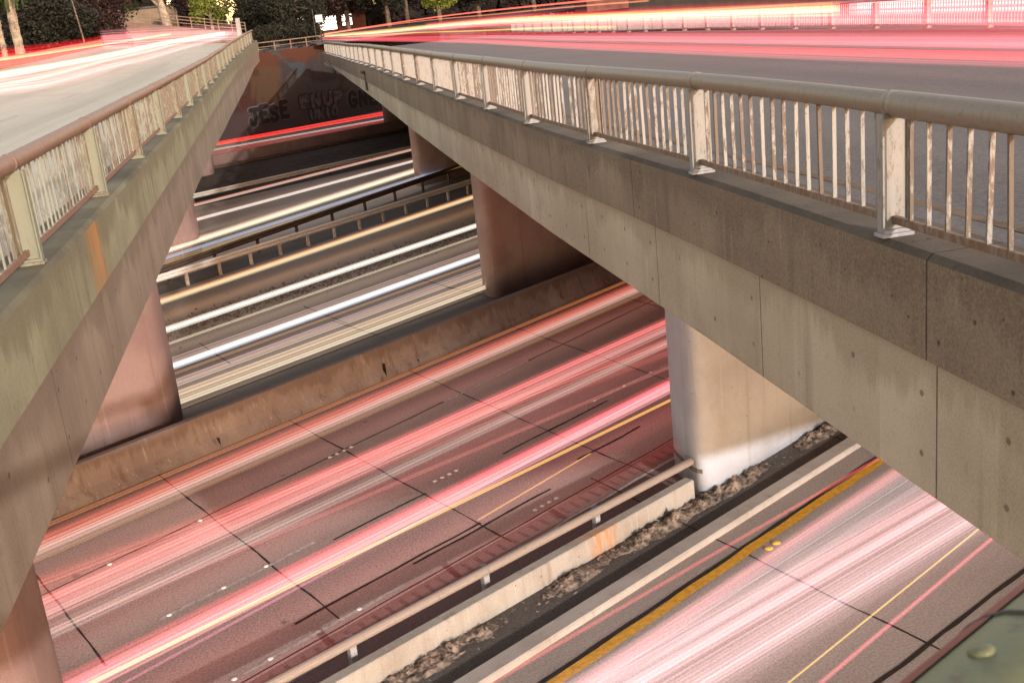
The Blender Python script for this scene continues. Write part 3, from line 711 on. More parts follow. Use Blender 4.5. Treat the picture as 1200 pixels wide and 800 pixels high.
def graffiti(text, s, z, w, h, fill, outline, fat, outw, label=None):
    rnd = random.Random(text); n = len(text); d0 = [0.0]
    def blob(m, pts, r, dep):
        for (x0, z0), (x1, z1) in zip(pts, pts[1:]):
            L = math.hypot(x1 - x0, z1 - z0) or 1; px, pz = -(z1 - z0) / L * r, (x1 - x0) / L * r
            d0[0] += 0.0006; y = dep - d0[0]
            m.face([(x0 + px, y, z0 + pz), (x1 + px, y, z1 + pz), (x1 - px, y, z1 - pz), (x0 - px, y, z0 - pz)])
        for x0, z0 in pts:
            d0[0] += 0.0006; y = dep - d0[0]
            m.face([(x0 + r * math.cos(6.2832 * k / 14), y, z0 + r * math.sin(6.2832 * k / 14)) for k in range(14)])
    for mat, r, dep in ((outline, fat + outw, -0.01), (fill, fat, -0.08)):
        m = MB(); d0[0] = 0.0; rnd = random.Random(text)
        for k, c in enumerate(text):
            dz = rnd.uniform(-.08, .08) * h; sc = rnd.uniform(.92, 1.12); sl = rnd.uniform(-.1, .15)
            for st in STROKES[c]:
                blob(m, [(s + (k + .06 + q[0] * .88) * w / n + sl * q[1] * h * .3, z + dz + q[1] * h * sc) for q in st], r, dep)
        ob = m.build('graffiti_letters', mat, gw)
        if label and r == fat: ob['label'] = label
graffiti('JESE', 3.6, 1.15, 5.4, 1.6, M['tag_dark'], M['tag_outline'], 0.24, 0.13, 'black bubble letters JESE with a pale outline')
graffiti('ENUP', 10.5, 1.85, 6.6, 1.25, M['tag_pale'], M['tag_dark'], 0.23, 0.10, 'pale bubble letters ENUP with a dark outline')
graffiti('UNIO', 11.8, 0.5, 4.2, 1.0, M['tag_pale'], M['tag_dark'], 0.2, 0.10)
graffiti('GNE', 17.6, 0.85, 4.8, 1.6, M['tag_dark'], M['tag_outline'], 0.24, 0.13, 'black letters GNE with a pale outline')
for (nm, f0, s0, s1, lab) in (('fence', 0, 6.4, 15.5, 'low grey tube fence on top of the graffiti wall'),):
    r = thing('tube_fence', lab, 'fence', (-6, 118, 8.12), WA)
    m = MB(); m.box(((s0 + s1) / 2, 0.3, 0.95), (s1 - s0, 0.07, 0.09)); m.box(((s0 + s1) / 2, 0.3, 0.5), (s1 - s0, 0.05, 0.06)); m.build('rail', M['rusty_bar'], r)
    for k in range(5):
        m = MB(); m.box((s0 + 0.1 + k * (s1 - s0 - 0.2) / 4, 0.3, 0.45), (0.10, 0.08, 0.92)); m.build('post', M['rusty_bar'], r)

# ------------------------------------------------------------------ land beyond the bridges
def terrain_z(x, y):
    return 8.15 + 0.010 * max(0, y - 118) + 0.085 * max(0, min(1, (-2 - x) / 1.0)) * min(22, max(0, -2 - x)) 
m = MB(); nx, ny = 40, 24
wd = Vector((math.cos(WA), math.sin(WA)))
def tp(i, j):
    s = -70 + 170 * i / nx; d = 0.5 + 420 * (j / ny) ** 2
    x = -6 + wd.x * s - wd.y * d; y = 118 + wd.y * s + wd.x * d
    return (x, y, terrain_z(x, y))
for i in range(nx):
    for j in range(ny): m.face([tp(i, j), tp(i + 1, j), tp(i + 1, j + 1), tp(i, j + 1)])
struct(m.build('terrain', M['earth']))
def poly_road(name, pts, w, mat):
    m = MB(); L = []
    for i, p in enumerate(pts):
        a = Vector(pts[max(0, i - 1)]); b = Vector(pts[min(len(pts) - 1, i + 1)]); d = (b - a).normalized(); nn = Vector((-d.y, d.x))
        ww = w[i] if isinstance(w, (list, tuple)) else w
        q = []
        for k in range(5):
            v = Vector(p) + nn * ww * (k / 4 - 0.5); q.append((v.x, v.y, terrain_z(v.x, v.y) + 0.05))
        L.append(q)
    for i in range(len(L) - 1):
        for k in range(4): m.face([L[i][k], L[i + 1][k], L[i + 1][k + 1], L[i][k + 1]])
    return struct(m.build(name, mat))
poly_road('street', [(-9.5, 116.5), (-9.0, 122), (-8.0, 128), (-5, 134), (0, 140), (6, 146)], 13.5, M['deck_l'])
poly_road('street', [(14, 126.5), (13, 134), (10, 142), (5, 150), (-4, 158), (-30, 170)], [18, 18, 17, 16, 16, 16], M['deck_r'])

def leaf_tree(name, label, x, y, z, h, cr, ch, leafmat, barkmat, nleaf=1600, trunk_r=0.25, lean=(0, 0), leaf=0.35, seed=1, group=None, clumps=14, crown_z=None):
    rnd = random.Random(seed)
    root = thing(name, label, 'tree', (x, y, z), 0, group)
    m = MB(); top = (lean[0], lean[1], h)
    m.tube([(lean[0] * t * t, lean[1] * t * t, h * t) for t in (0, .25, .5, .75, 1)], [trunk_r * 1.25, trunk_r, trunk_r * .85, trunk_r * .7, trunk_r * .4], 9)
    cz = crown_z if crown_z is not None else h * 0.85
    cl = []
    for k in range(clumps):
        a = rnd.uniform(0, 6.28); r = cr * math.sqrt(rnd.random()) * 0.85; zz = cz + rnd.uniform(-0.5, 0.5) * ch
        c = Vector((lean[0] + r * math.cos(a), lean[1] + r * math.sin(a), zz)); cl.append((c, rnd.uniform(0.28, 0.5) * min(cr, ch) ))
        b = Vector((lean[0] * .4, lean[1] * .4, h * rnd.uniform(0.5, 0.8)))
        m.tube([b, b.lerp(c, 0.5) + Vector((0, 0, 0.1 * ch)), c], [trunk_r * .4, trunk_r * .25, trunk_r * .08], 5)
    m.build('trunk', barkmat, root, smooth=True)
    m = MB()
    for k in range(int(nleaf * 2.1)):
        c, r = cl[rnd.randrange(len(cl))]
        d = Vector((rnd.gauss(0, 1), rnd.gauss(0, 1), rnd.gauss(0, 1))).normalized() * r * (rnd.random() ** 0.4) * 1.15
        p = c + d; s = leaf * 0.62 * rnd.uniform(0.5, 1.3)
        t1 = Vector((rnd.gauss(0, 1), rnd.gauss(0, 1), rnd.gauss(0, .6))).normalized() * s; t2 = t1.cross(Vector((rnd.gauss(0, 1), rnd.gauss(0, 1), rnd.gauss(0, 1)))).normalized() * s * 0.55
        m.face([p - t1, p + t2, p + t1, p - t2])
    m.build('crown', leafmat, root)
    return root
leaf_tree('evergreen_tree', 'broad dark evergreen tree with the thick trunk beyond the graffiti wall', 2.6, 139, 8.4, 6.2, 4.2, 3.0, M['leaf_dark'], M['bark'], 6000, 0.55, seed=3, leaf=0.3, clumps=34, crown_z=3.6)
leaf_tree('evergreen_tree', 'dark evergreen tree hanging over the left bridge end', -1.2, 146, 8.6, 7.5, 3.2, 4.0, M['leaf_dark'], M['bark'], 5000, 0.35, seed=5, leaf=0.3, clumps=28, crown_z=4.2)
leaf_tree('evergreen_tree', 'big black green tree on the outer side of the left overpass, behind the palm trunks', -21.0, 121, 8.6, 8.0, 4.4, 5.0, M['leaf_dark'], M['bark'], 5600, 0.4, seed=8, leaf=0.3, clumps=34, crown_z=4.6)
leaf_tree('evergreen_tree', 'dark reddish tree right of the big black green tree', -17.2, 127, 8.8, 8.0, 3.6, 5.0, M['leaf_red'], M['bark'], 4600, 0.4, seed=9, leaf=0.3, clumps=30, crown_z=4.2)
leaf_tree('street_tree', 'fresh green tree behind the far fence at the left bend', -18.5, 152, 10.0, 6.0, 3.0, 3.4, M['leaf_green'], M['bark_pale'], 2600, 0.2, seed=11, leaf=0.3, clumps=18, crown_z=5.5)
leaf_tree('street_tree', 'yellow green tree beside the evergreen trunk', -6.6, 150, 9.2, 6.0, 2.4, 3.0, M['leaf_yellow'], M['bark_pale'], 2200, 0.2, seed=12, leaf=0.3, clumps=16, crown_z=4.6)
leaf_tree('street_tree', 'tree with a pale leaning forked trunk behind the far fence', -11.5, 146, 9.4, 8.5, 2.6, 2.6, M['leaf_green'], M['bark_pale'], 1500, 0.62, (-1.3, 0), 0.3, 14, clumps=10, crown_z=8.2)
leaf_tree('evergreen_tree', 'dark tree between the pale forked trunk and the yellow green tree', -9.0, 160, 9.4, 7.0, 3.0, 3.6, M['leaf_red'], M['bark'], 2400, 0.3, seed=15, leaf=0.3, clumps=18, crown_z=5.4)
k = 0
for x, y, hh, c_, mt, lab in ((12.0, 178, 8, 4.2, 'leaf_red', 'dark red tree just right of the lit windows'), (17.5, 172, 8, 4.0, 'leaf_dark', 'dark tree second from the lit windows along the right skyline'),
                              (24.5, 168, 6, 2.4, 'leaf_yellow', 'bright lime green tree on the right skyline'), (21.5, 182, 9, 4.5, 'leaf_red', 'tall dark red tree behind the lime green tree'),
                              (31, 172, 7.5, 4.0, 'leaf_dark', 'dark tree right of the lime green tree'), (39, 170, 7.5, 4.2, 'leaf_red', 'dark red tree in front of the brick building')):
    leaf_tree('skyline_tree', lab, x, y, 8.6, hh, c_, c_ * 0.9, M[mt], M['bark'], 2400, 0.35, seed=30 + k, leaf=0.36, clumps=18, crown_z=hh * 0.62); k += 1
for x, y, r_, lab in ((-1.2, 131, 2.0, 'dark shrub beside the pale square pillar'), (1.8, 133.5, 2.2, 'dark shrub in the middle above the graffiti wall'), (4.4, 137, 1.9, 'dark shrub left of the square road sign')):
    leaf_tree('shrub', lab, x, y, 8.2, 1.6, r_, 2.0, M['leaf_dark'], M['bark'], 2200, 0.12, seed=int(60 + x * 3), leaf=0.22, clumps=16, crown_z=1.3)
# dark wooded rise closing the view
m = MB(); rw = random.Random(77)
for i in range(30000):
    x = rw.uniform(-75, 95); yb = 196 + 0.10 * abs(x) + rw.uniform(-5, 5); ht = 8.0 + 2.6 * math.sin(x * 0.21) + 1.8 * math.sin(x * 0.53 + 1.1) + 1.2 * math.sin(x * 1.3)
    if x < -14: yb -= 18
    z = 8.0 + (ht + (6 if x < -10 else 0)) * rw.random() ** 0.8; c = Vector((x, yb, z)); s_ = rw.uniform(0.5, 1.1)
    t1 = Vector((rw.gauss(0, 1), rw.gauss(0, .6), rw.gauss(0, .7))).normalized() * s_; t2 = t1.cross(Vector((rw.gauss(0, .5), 1, rw.gauss(0, .5)))).normalized() * s_ * 0.7
    m.face([c - t1, c + t2, c + t1, c - t2])
o = m.build('woodland', M['leaf_wood']); tag(o, 'dark wood closing the view behind the far trees and buildings', 'woodland', kind='stuff')
def palm(x, y, z, h, r, label, seed):
    rnd = random.Random(seed); root = thing('palm_tree', label, 'palm', (x, y, z))
    m = MB(); m.tube([(0.02 * math.sin(i), 0, h * i / 24) for i in range(25)], [r * (1.15 if i == 0 else (1.0 if i % 2 else 0.9)) for i in range(25)], 10); m.build('trunk', M['bark_pale'], root)
    m = MB()
    for i in range(120):
        a = rnd.uniform(0, 6.28); zz = rnd.uniform(h * 0.4, h * 0.98); d = Vector((math.cos(a), math.sin(a), 0)); p = d * r * 0.95 + Vector((0, 0, zz))
        m.face([p, p + d * 0.14 + Vector((0, 0, 0.1)), p + Vector((-d.y, d.x, 0)) * 0.09 + Vector((0, 0, 0.05))])
    m.build('bark_boot', M['bark_pale'], root)['kind'] = 'stuff'
    m = MB()
    for i in range(26):
        a = 6.2832 * i / 26 + rnd.uniform(-.1, .1); el = rnd.uniform(-0.4, 1.0); L = 2.2
        d = Vector((math.cos(a), math.sin(a), 0)); pr = Vector((0, 0, h)); sd = Vector((-d.y, d.x, 0))
        for s in range(6):
            nx_ = pr + d * (L / 6) * math.cos(el) + Vector((0, 0, (L / 6) * math.sin(el))); el -= 0.32
            w = 0.28 * (1 - s / 7); m.face([pr - sd * w, pr + sd * w, nx_ + sd * w * .85, nx_ - sd * w * .85]); pr = nx_
    m.build('frond', M['leaf_green'], root)
palm(-19.7, 100, 5.0, 10.5, 0.38, 'thick palm trunk, second from the left edge beside the left overpass', 1)
palm(-21.3, 102, 5.0, 10.2, 0.24, 'slimmer palm trunk at the far left edge of the photo', 2)
m = MB(); m.tube([(0, 0, 0), (-0.15, 0, 3), (-0.5, 0, 6.5)], [0.09, 0.08, 0.06], 8); o = m.build('lamp_pole', M['bark']); o.location = (-16.3, 112, 8.6)
tag(o, 'slim leaning pole in front of the dark reddish tree', 'pole')
# terrace under the trees left of the left overpass
m = MB(); m.sweep([[(-48, 70, -0.05), (-17.6, 70, -0.05), (-17.6, 70, 7.9), (-48, 70, 7.9)], [(-48, 123, -0.05), (-17.0, 123, -0.05), (-17.0, 123, 8.9), (-48, 123, 8.9)]], True, [0] * 4)
struct(m.build('hillside', M['earth']))
# fence and low wall across the far bend
r = thing('bend_fence', 'tube fence on the low wall across the far bend of the left road', 'fence', (0, 0, 0))
def fence_z(x): return 10.05 + max(0, -2 - x) * 0.20
xa, xb, yy = -18.5, -2.4, 137.0
m = MB(); m.sweep([[(x, yy, fence_z(x) - 2.5), (x, yy, fence_z(x)), (x, yy + 0.25, fence_z(x)), (x, yy + 0.25, fence_z(x) - 2.5)] for x in (xa, (xa + xb) / 2, xb)], True, [0] * 4); tag(m.build('bend_wall', M['bank']), 'low brown wall under the tube fence at the far bend', 'wall')
m = MB()
for h in (0.45, 0.8, 1.15): m.tube([(x, yy + 0.12, fence_z(x) + h) for x in (xa, (xa + xb) / 2, xb)], 0.045, 6)
m.build('rail', M['rusty_bar'], r)
for i in range(12):
    x = xa + (xb - xa) * i / 11; m = MB(); m.box((x, yy + 0.12, fence_z(x) + 0.6), (0.09, 0.09, 1.22)); m.build('post', M['rusty_bar'], r)
m = MB(); m.box((-3.0, 131, 10.2), (0.5, 0.5, 3.2)); tag(m.build('gate_pillar', M['post_r'], bevel=0.03), 'pale square pillar at the far end of the left railing', 'pillar')
# buildings far behind
def building(name, label, c, size, ang, mat, wins, litm):
    root = thing(name, label, 'building', c, ang)
    m = MB(); m.box((0, 0, size[2] / 2), size); m.build('wall', mat, root)
    m = MB(); m.box((0, 0, size[2] + 0.12), (size[0] + 0.5, size[1] + 0.5, 0.24)); m.build('roof', M['dark_metal'], root)
    for (x, z, w, h) in wins:
        m = MB(); m.box((x, -size[1] / 2 - 0.03, z), (w + 0.2, 0.06, h + 0.2)); f = m.build('window', M['dark_metal'], root)
        m = MB(); m.box((x, -size[1] / 2 - 0.07, z), (w, 0.03, h)); m.build('pane', litm, f)
building('lit_building', 'building with three glaring lit windows between the two overpasses', (9.6, 186, 8.6), (11, 7, 4.2), 0.0, M['house_dark'], [(-3.6, 1.75, 2.5, 2.3), (-0.4, 1.6, 2.7, 2.0), (2.6, 1.8, 1.5, 1.6)], M['lit'])
building('house', 'tan house behind the far fence at the left bend', (-17.0, 176, 10.2), (9, 6, 4.6), 0.0, M['house'], [(-2.5, 2.2, 1.2, 1.3), (2.2, 2.2, 1.2, 1.3)], M['dark_metal'])
building('brick_building', 'dark brick building behind the far white railing', (54, 150, 8.2), (26, 10, 4.0), -0.1, M['house_dark'], [(-9 + 3 * k, 2.0, 1.5, 1.6) for k in range(7)], M['house'])
# road and wall beyond the right overpass
m = MB(); m.box((40.5, 62, 4.0), (34, 130, 8.0)); struct(m.build('hillside', M['asphalt']))
strip_o = MB(); strip_o.face([(25, 0, 8.01), (36, 0, 8.01), (36, 126, 8.01), (25, 126, 8.01)]); struct(strip_o.build('side_street', M['deck_r']))
m = MB(); m.box((39, 60, 9.6), (0.4, 126, 3.3)); tag(m.build('boundary_wall', M['house']), 'pale wall along the side street beyond the far white railing', 'wall')
# traffic sign beside the bridge end
r = thing('road_sign', 'small square road sign on a slim pole at the far end of the right overpass', 'sign', (5.6, 128, 8.2), 0.1)
m = MB(); m.tube([(0, 0, 0), (0, 0, 3.0)], 0.04, 8); m.build('pole', M['dark_metal'], r); m = MB(); m.box((0, -0.05, 2.65), (0.75, 0.03, 0.75)); m.build('sign_panel', M['sign_face'], r, bevel=0.01)
m = MB(); m.tube([(0, 0, 0), (0, 0, 3.6)], 0.045, 8); o = m.build('street_pole', M['dark_metal']); o.location = (4.95, 126, 8.2); tag(o, 'bare slim pole just left of the square road sign', 'pole')

# ------------------------------------------------------------------ road studs
stud = thing('road_stud', 'x', 'road stud', (0, 0, 0), 0, 'white road studs on the lane lines')
m = MB(); rings = []
for z, r_ in ((0, 0.055), (0.010, 0.052), (0.018, 0.035), (0.021, 0.012)): rings.append([(r_ * math.cos(6.2832 * k / 12), r_ * math.sin(6.2832 * k / 12), z) for k in range(12)])
m.sweep(rings, True, [0] * 12); bpy.data.objects.remove(stud)
stud = m.build('road_stud', M['stud'], smooth=True)
def place_stud(x, y, label, mat=None, first=[True]):
    global stud
    if mat:
        o = stud.copy(); o.data = stud_amber.data; COL.objects.link(o)
    elif first[0]: o = stud; first[0] = False
    else: o = stud.copy(); COL.objects.link(o)
    o.location = (x, y, 0.014 if not mat else 0.012)
    tag(o, label, 'road stud', 'amber road studs' if mat else 'white road studs on the lane lines')
mm = MB(); mm.sweep([[(r_ * 1.5 * math.cos(6.2832 * k / 12), r_ * 1.3 * math.sin(6.2832 * k / 12), z) for k in range(12)] for z, r_ in ((0, 0.06), (0.012, 0.055), (0.022, 0.03), (0.024, 0.012))], True, [0] * 12)
stud_amber = mm.build('road_stud', M['stud_amber'], smooth=True); stud_amber.location = (8.11 - 0.28, line((8.11, 18.53), (10, 19.73))(7.83), 0.012)
tag(stud_amber, 'lower amber stud of the pair beside the yellow line', 'road stud', 'amber road studs')
place_stud(8.05, 18.5, 'upper amber stud of the pair beside the yellow line', True)
for i in range(4):
    for (cx, cy, f, lab) in ((2.47, 24.5, line2, 'one of four white studs in a row between the two pink trails'), (4.31, 22.1, line3, 'one of four white studs in a row above the rumble strip'), (0.16, 26.9, seam1, 'one of four white studs on the tar seam above the salmon trail')):
        x = cx + (i - 1.5) * 0.19; place_stud(x, f(x) - (0.08 if f is seam1 else 0), lab)
for x, lab in ((-3.55, 'white stud on the broken white line at the lower left, lowest of three'), (-2.55, 'white stud on the broken white line at the lower left, middle of three'), (-1.72, 'white stud on the broken white line at the lower left, topmost of three'),
               (7.06, 'white stud near the white pier, leftmost of three'), (8.13, 'white stud near the white pier, middle of three'), (9.16, 'white stud near the white pier, rightmost of three')): place_stud(x, line2(x), lab)
for x, lab in ((-2.25, 'white stud at the bottom edge left of the low wall'), (-1.64, 'second white stud up from the bottom edge beside the rumble strip'), (-0.78, 'third white stud up from the bottom edge beside the rumble strip'), (0.0, 'fourth white stud up from the bottom edge beside the rumble strip')): place_stud(x, line3(x), lab)
for x, lab in ((-5.0, 'white stud on the tar seam beside the left pier'), (-3.2, 'white stud on the tar seam above the lower left slab joint')): place_stud(x, seam1(x) - 0.1, lab)

# ------------------------------------------------------------------ light trails of passing traffic
FREEWAY_TRAILS = [
    ('broad pink and white light trail on the near ramp', [4.66, 14.33, 0.7], [10.85, 17.29, 0.7], 2.3, (1, 0.52, 0.54), (1, 0.66, 0.68), 0.78, 0.85),
    ('pale grey headlight glow on the road beside the yellow edge line', [4.75, 14.98, 0.7], [10.34, 18.21, 0.7], 1.5, (0.8, 0.75, 0.75), (0.75, 0.72, 0.74), 0.22, 0.9),  # faint luminous sheet stands in for paving lit by headlights
    ('soft pink light trail between yellow line and broad pink trail', [5.1, 15.55, 0.7], [10.52, 18.87, 0.7], 0.45, (1, 0.35, 0.35), (1, 0.4, 0.45), 0.5, 0.6),
    ('thin red light trail on the ramp shoulder by the kerb', [6.78, 17.53, 0.7], [9.68, 19.12, 0.7], 0.09, (1, 0.12, 0.12), (1, 0.15, 0.15), 0.7, 0.7),
    ('thin yellow light trail right of the broad pink trail', [5.88, 13.32, 0.7], [10.55, 16.16, 0.7], 0.045, (1, 0.62, 0.15), (1, 0.62, 0.15), 1.0, 0.9),
    ('thin rosy light trail nearest the dark shoulder seam', [6.41, 13.15, 0.7], [10.6, 15.72, 0.7], 0.1, (1, 0.22, 0.25), (1, 0.22, 0.25), 0.55, 0.7),
    ('pink and grey light trail in the lane along the median barrier', [-5.78, 23.53, 0.7], [10.86, 36.12, 0.7], 1.35, (1, 0.18, 0.12), (0.9, 0.55, 0.45), 0.7, 0.8),
    ('thin orange light trail edging the lane along the median', [-5.77, 24.37, 0.7], [11.22, 37.26, 0.7], 0.14, (1, 0.3, 0.08), (1, 0.3, 0.08), 0.8, 0.8),
    ('thin amber light trail below the median lane trail', [-5.63, 22.84, 0.7], [10.56, 35.01, 0.7], 0.12, (1, 0.45, 0.1), (0.9, 0.5, 0.15), 0.6, 0.7),
    ('wide salmon light trail in the second lane from the median', [-5.73, 19.91, 0.7], [10.24, 31.02, 0.7], 1.35, (1, 0.2, 0.19), (1, 0.46, 0.42), 0.95, 0.95),
    ('pale grey light trail under the wide salmon trail', [-5.5, 19.06, 0.7], [9.76, 29.65, 0.7], 0.55, (0.75, 0.64, 0.55), (0.65, 0.57, 0.5), 0.4, 0.8),
    ('faint rosy light trail in the third lane, upper of two', [0.48, 24.28, 0.7], [9.6, 29.2, 0.7], 1.6, (1, 0.16, 0.12), (1, 0.22, 0.17), 0.42, 0.97),
    ('faint rosy light trail in the third lane, lower of two', [0.35, 22.51, 0.7], [9.0, 27.49, 0.7], 0.12, (1, 0.25, 0.22), (1, 0.3, 0.28), 0.4, 0.6),
    ('dark crimson thin light trail crossing the white lane studs', [-5.09, 17.52, 0.7], [8.64, 26.45, 0.7], 0.11, (0.8, 0.03, 0.06), (0.8, 0.03, 0.06), 0.65, 0.9),
    ('bright pink light trail in the lane before the guardrail', [-4.28, 17.35, 0.7], [8.49, 26.02, 0.7], 0.95, (1, 0.15, 0.17), (1, 0.42, 0.42), 1.05, 0.95),
    ('thin magenta light trail under the bright pink trail', [-4.0, 16.94, 0.7], [-1.17, 19.05, 0.7], 0.07, (1, 0.3, 0.5), (1, 0.35, 0.5), 0.6, 0.9),
    ('golden light trail along the lower edge of the bright pink trail', [-1.78, 18.75, 0.7], [8.16, 25.01, 0.7], 0.1, (1, 0.5, 0.1), (1, 0.55, 0.15), 0.9, 0.85),
    ('short thin gold light trail above the rumble strip', [2.6, 20.54, 0.7], [5.61, 22.86, 0.7], 0.045, (1, 0.55, 0.12), (1, 0.55, 0.12), 0.8, 0.9),
    ('dim red light trail over the rumble strip beside the guardrail', [-1.52, 16.3, 0.7], [6.86, 21.94, 0.7], 1.0, (0.9, 0.08, 0.06), (0.9, 0.1, 0.08), 0.1, 0.95),
    ('amber and white light trail nearest the weathered metal guardrail', [-5.67, 45.07, 0.7], [9.46, 59.88, 0.7], 0.9, (1, 0.42, 0.16), (1, 0.82, 0.5), 1.5, 0.85),
    ('white light trail above the paired grey joints', [-5.09, 39.95, 0.7], [8.14, 51.25, 0.7], 0.75, (1, 0.78, 0.66), (1, 0.93, 0.78), 1.7, 0.85),
    ('thin cream light trail under the white trail', [-4.86, 38.23, 0.7], [7.74, 49.05, 0.7], 0.12, (1, 0.85, 0.55), (1, 0.85, 0.55), 0.9, 0.9),
    ('bluish white light trail in the middle white lane', [-4.43, 35.15, 0.7], [7.17, 44.69, 0.7], 0.75, (1, 0.85, 0.75), (0.75, 0.84, 1), 1.6, 0.85),
    ('thin grey blue light trail in the middle white lane', [-4.27, 33.61, 0.7], [6.83, 42.66, 0.7], 0.25, (0.7, 0.72, 0.85), (0.8, 0.7, 0.6), 0.5, 0.8),
    ('cream light trail beside the median wall, nearest the wall', [-4.19, 32.92, 0.18], [6.61, 41.27, 0.18], 0.32, (1, 0.8, 0.55), (1, 0.85, 0.6), 1.0, 0.6),
    ('cream light trail beside the median wall, second from the wall', [-4.29, 33.63, 0.18], [6.76, 42.24, 0.18], 0.22, (1, 0.75, 0.5), (1, 0.8, 0.55), 0.9, 0.6),
    ('tan light trail beside the median wall, third from the wall', [-4.36, 34.26, 0.18], [6.92, 43.09, 0.18], 0.3, (0.8, 0.55, 0.35), (0.9, 0.65, 0.4), 0.8, 0.6),
    ('cream light trail beside the median wall, fourth from the wall', [-4.43, 34.91, 0.18], [7.05, 43.99, 0.18], 0.18, (1, 0.8, 0.6), (1, 0.85, 0.6), 0.7, 0.6),
    ('brown red light trail beside the median wall, fifth from the wall', [-4.51, 35.59, 0.18], [7.16, 44.77, 0.18], 0.16, (0.8, 0.3, 0.2), (0.8, 0.35, 0.25), 0.5, 0.6),
    ('thin orange light trail between the bluish white and the cream trails', [-4.35, 34.36, 0.7], [6.97, 43.58, 0.7], 0.12, (1, 0.5, 0.2), (1, 0.6, 0.3), 0.9, 0.6),
    ('thin pink light trail above the bluish white trail', [-4.57, 36.29, 0.7], [7.38, 46.23, 0.7], 0.2, (1, 0.6, 0.55), (1, 0.65, 0.6), 0.8, 0.6),
    ('cream light trail on the far carriageway', [-5.0, 57.74, 0.7], [8.0, 73.02, 0.7], 1.6, (1, 0.62, 0.45), (1, 0.88, 0.62), 1.2, 0.85),
    ('pale blue light trail along the far carriageway edge', [-4.89, 55.8, 0.7], [7.65, 69.85, 0.7], 0.8, (0.6, 0.72, 0.95), (0.5, 0.66, 0.95), 1.0, 0.9),
    ('thin yellow light trail below the pale blue trail', [-4.84, 54.23, 0.7], [7.47, 67.98, 0.7], 0.22, (0.9, 0.72, 0.12), (0.9, 0.72, 0.12), 0.65, 0.9),
    ('white light trail in the far lane with a thin break', [-5.5, 64.83, 0.7], [8.55, 78.36, 0.7], 0.7, (1, 0.9, 0.78), (1, 0.9, 0.78), 1.3, 0.9),
    ('reddish white light trail nearest the earth bank', [-5.62, 70.41, 0.7], [9.19, 84.5, 0.7], 0.9, (1, 0.3, 0.2), (1, 0.8, 0.65), 1.2, 0.85),
    ('vivid red light trail under the graffiti wall, upper of two', [-5.5, 109.75, 0.8], [10.19, 120.18, 0.8], 0.55, (1, 0.01, 0.01), (1, 0.01, 0.01), 4.0, 0.3),
    ('vivid red light trail under the graffiti wall, lower of two', [-5.4, 106.75, 0.8], [9.84, 116.52, 0.8], 0.5, (1, 0.02, 0.01), (1, 0.02, 0.01), 3.2, 0.3),
    ('pale white light trail just below the two vivid red trails', [-5.27, 103.12, 0.8], [9.42, 112.13, 0.8], 0.5, (0.8, 0.75, 0.68), (0.8, 0.75, 0.68), 1.3, 0.3),
]
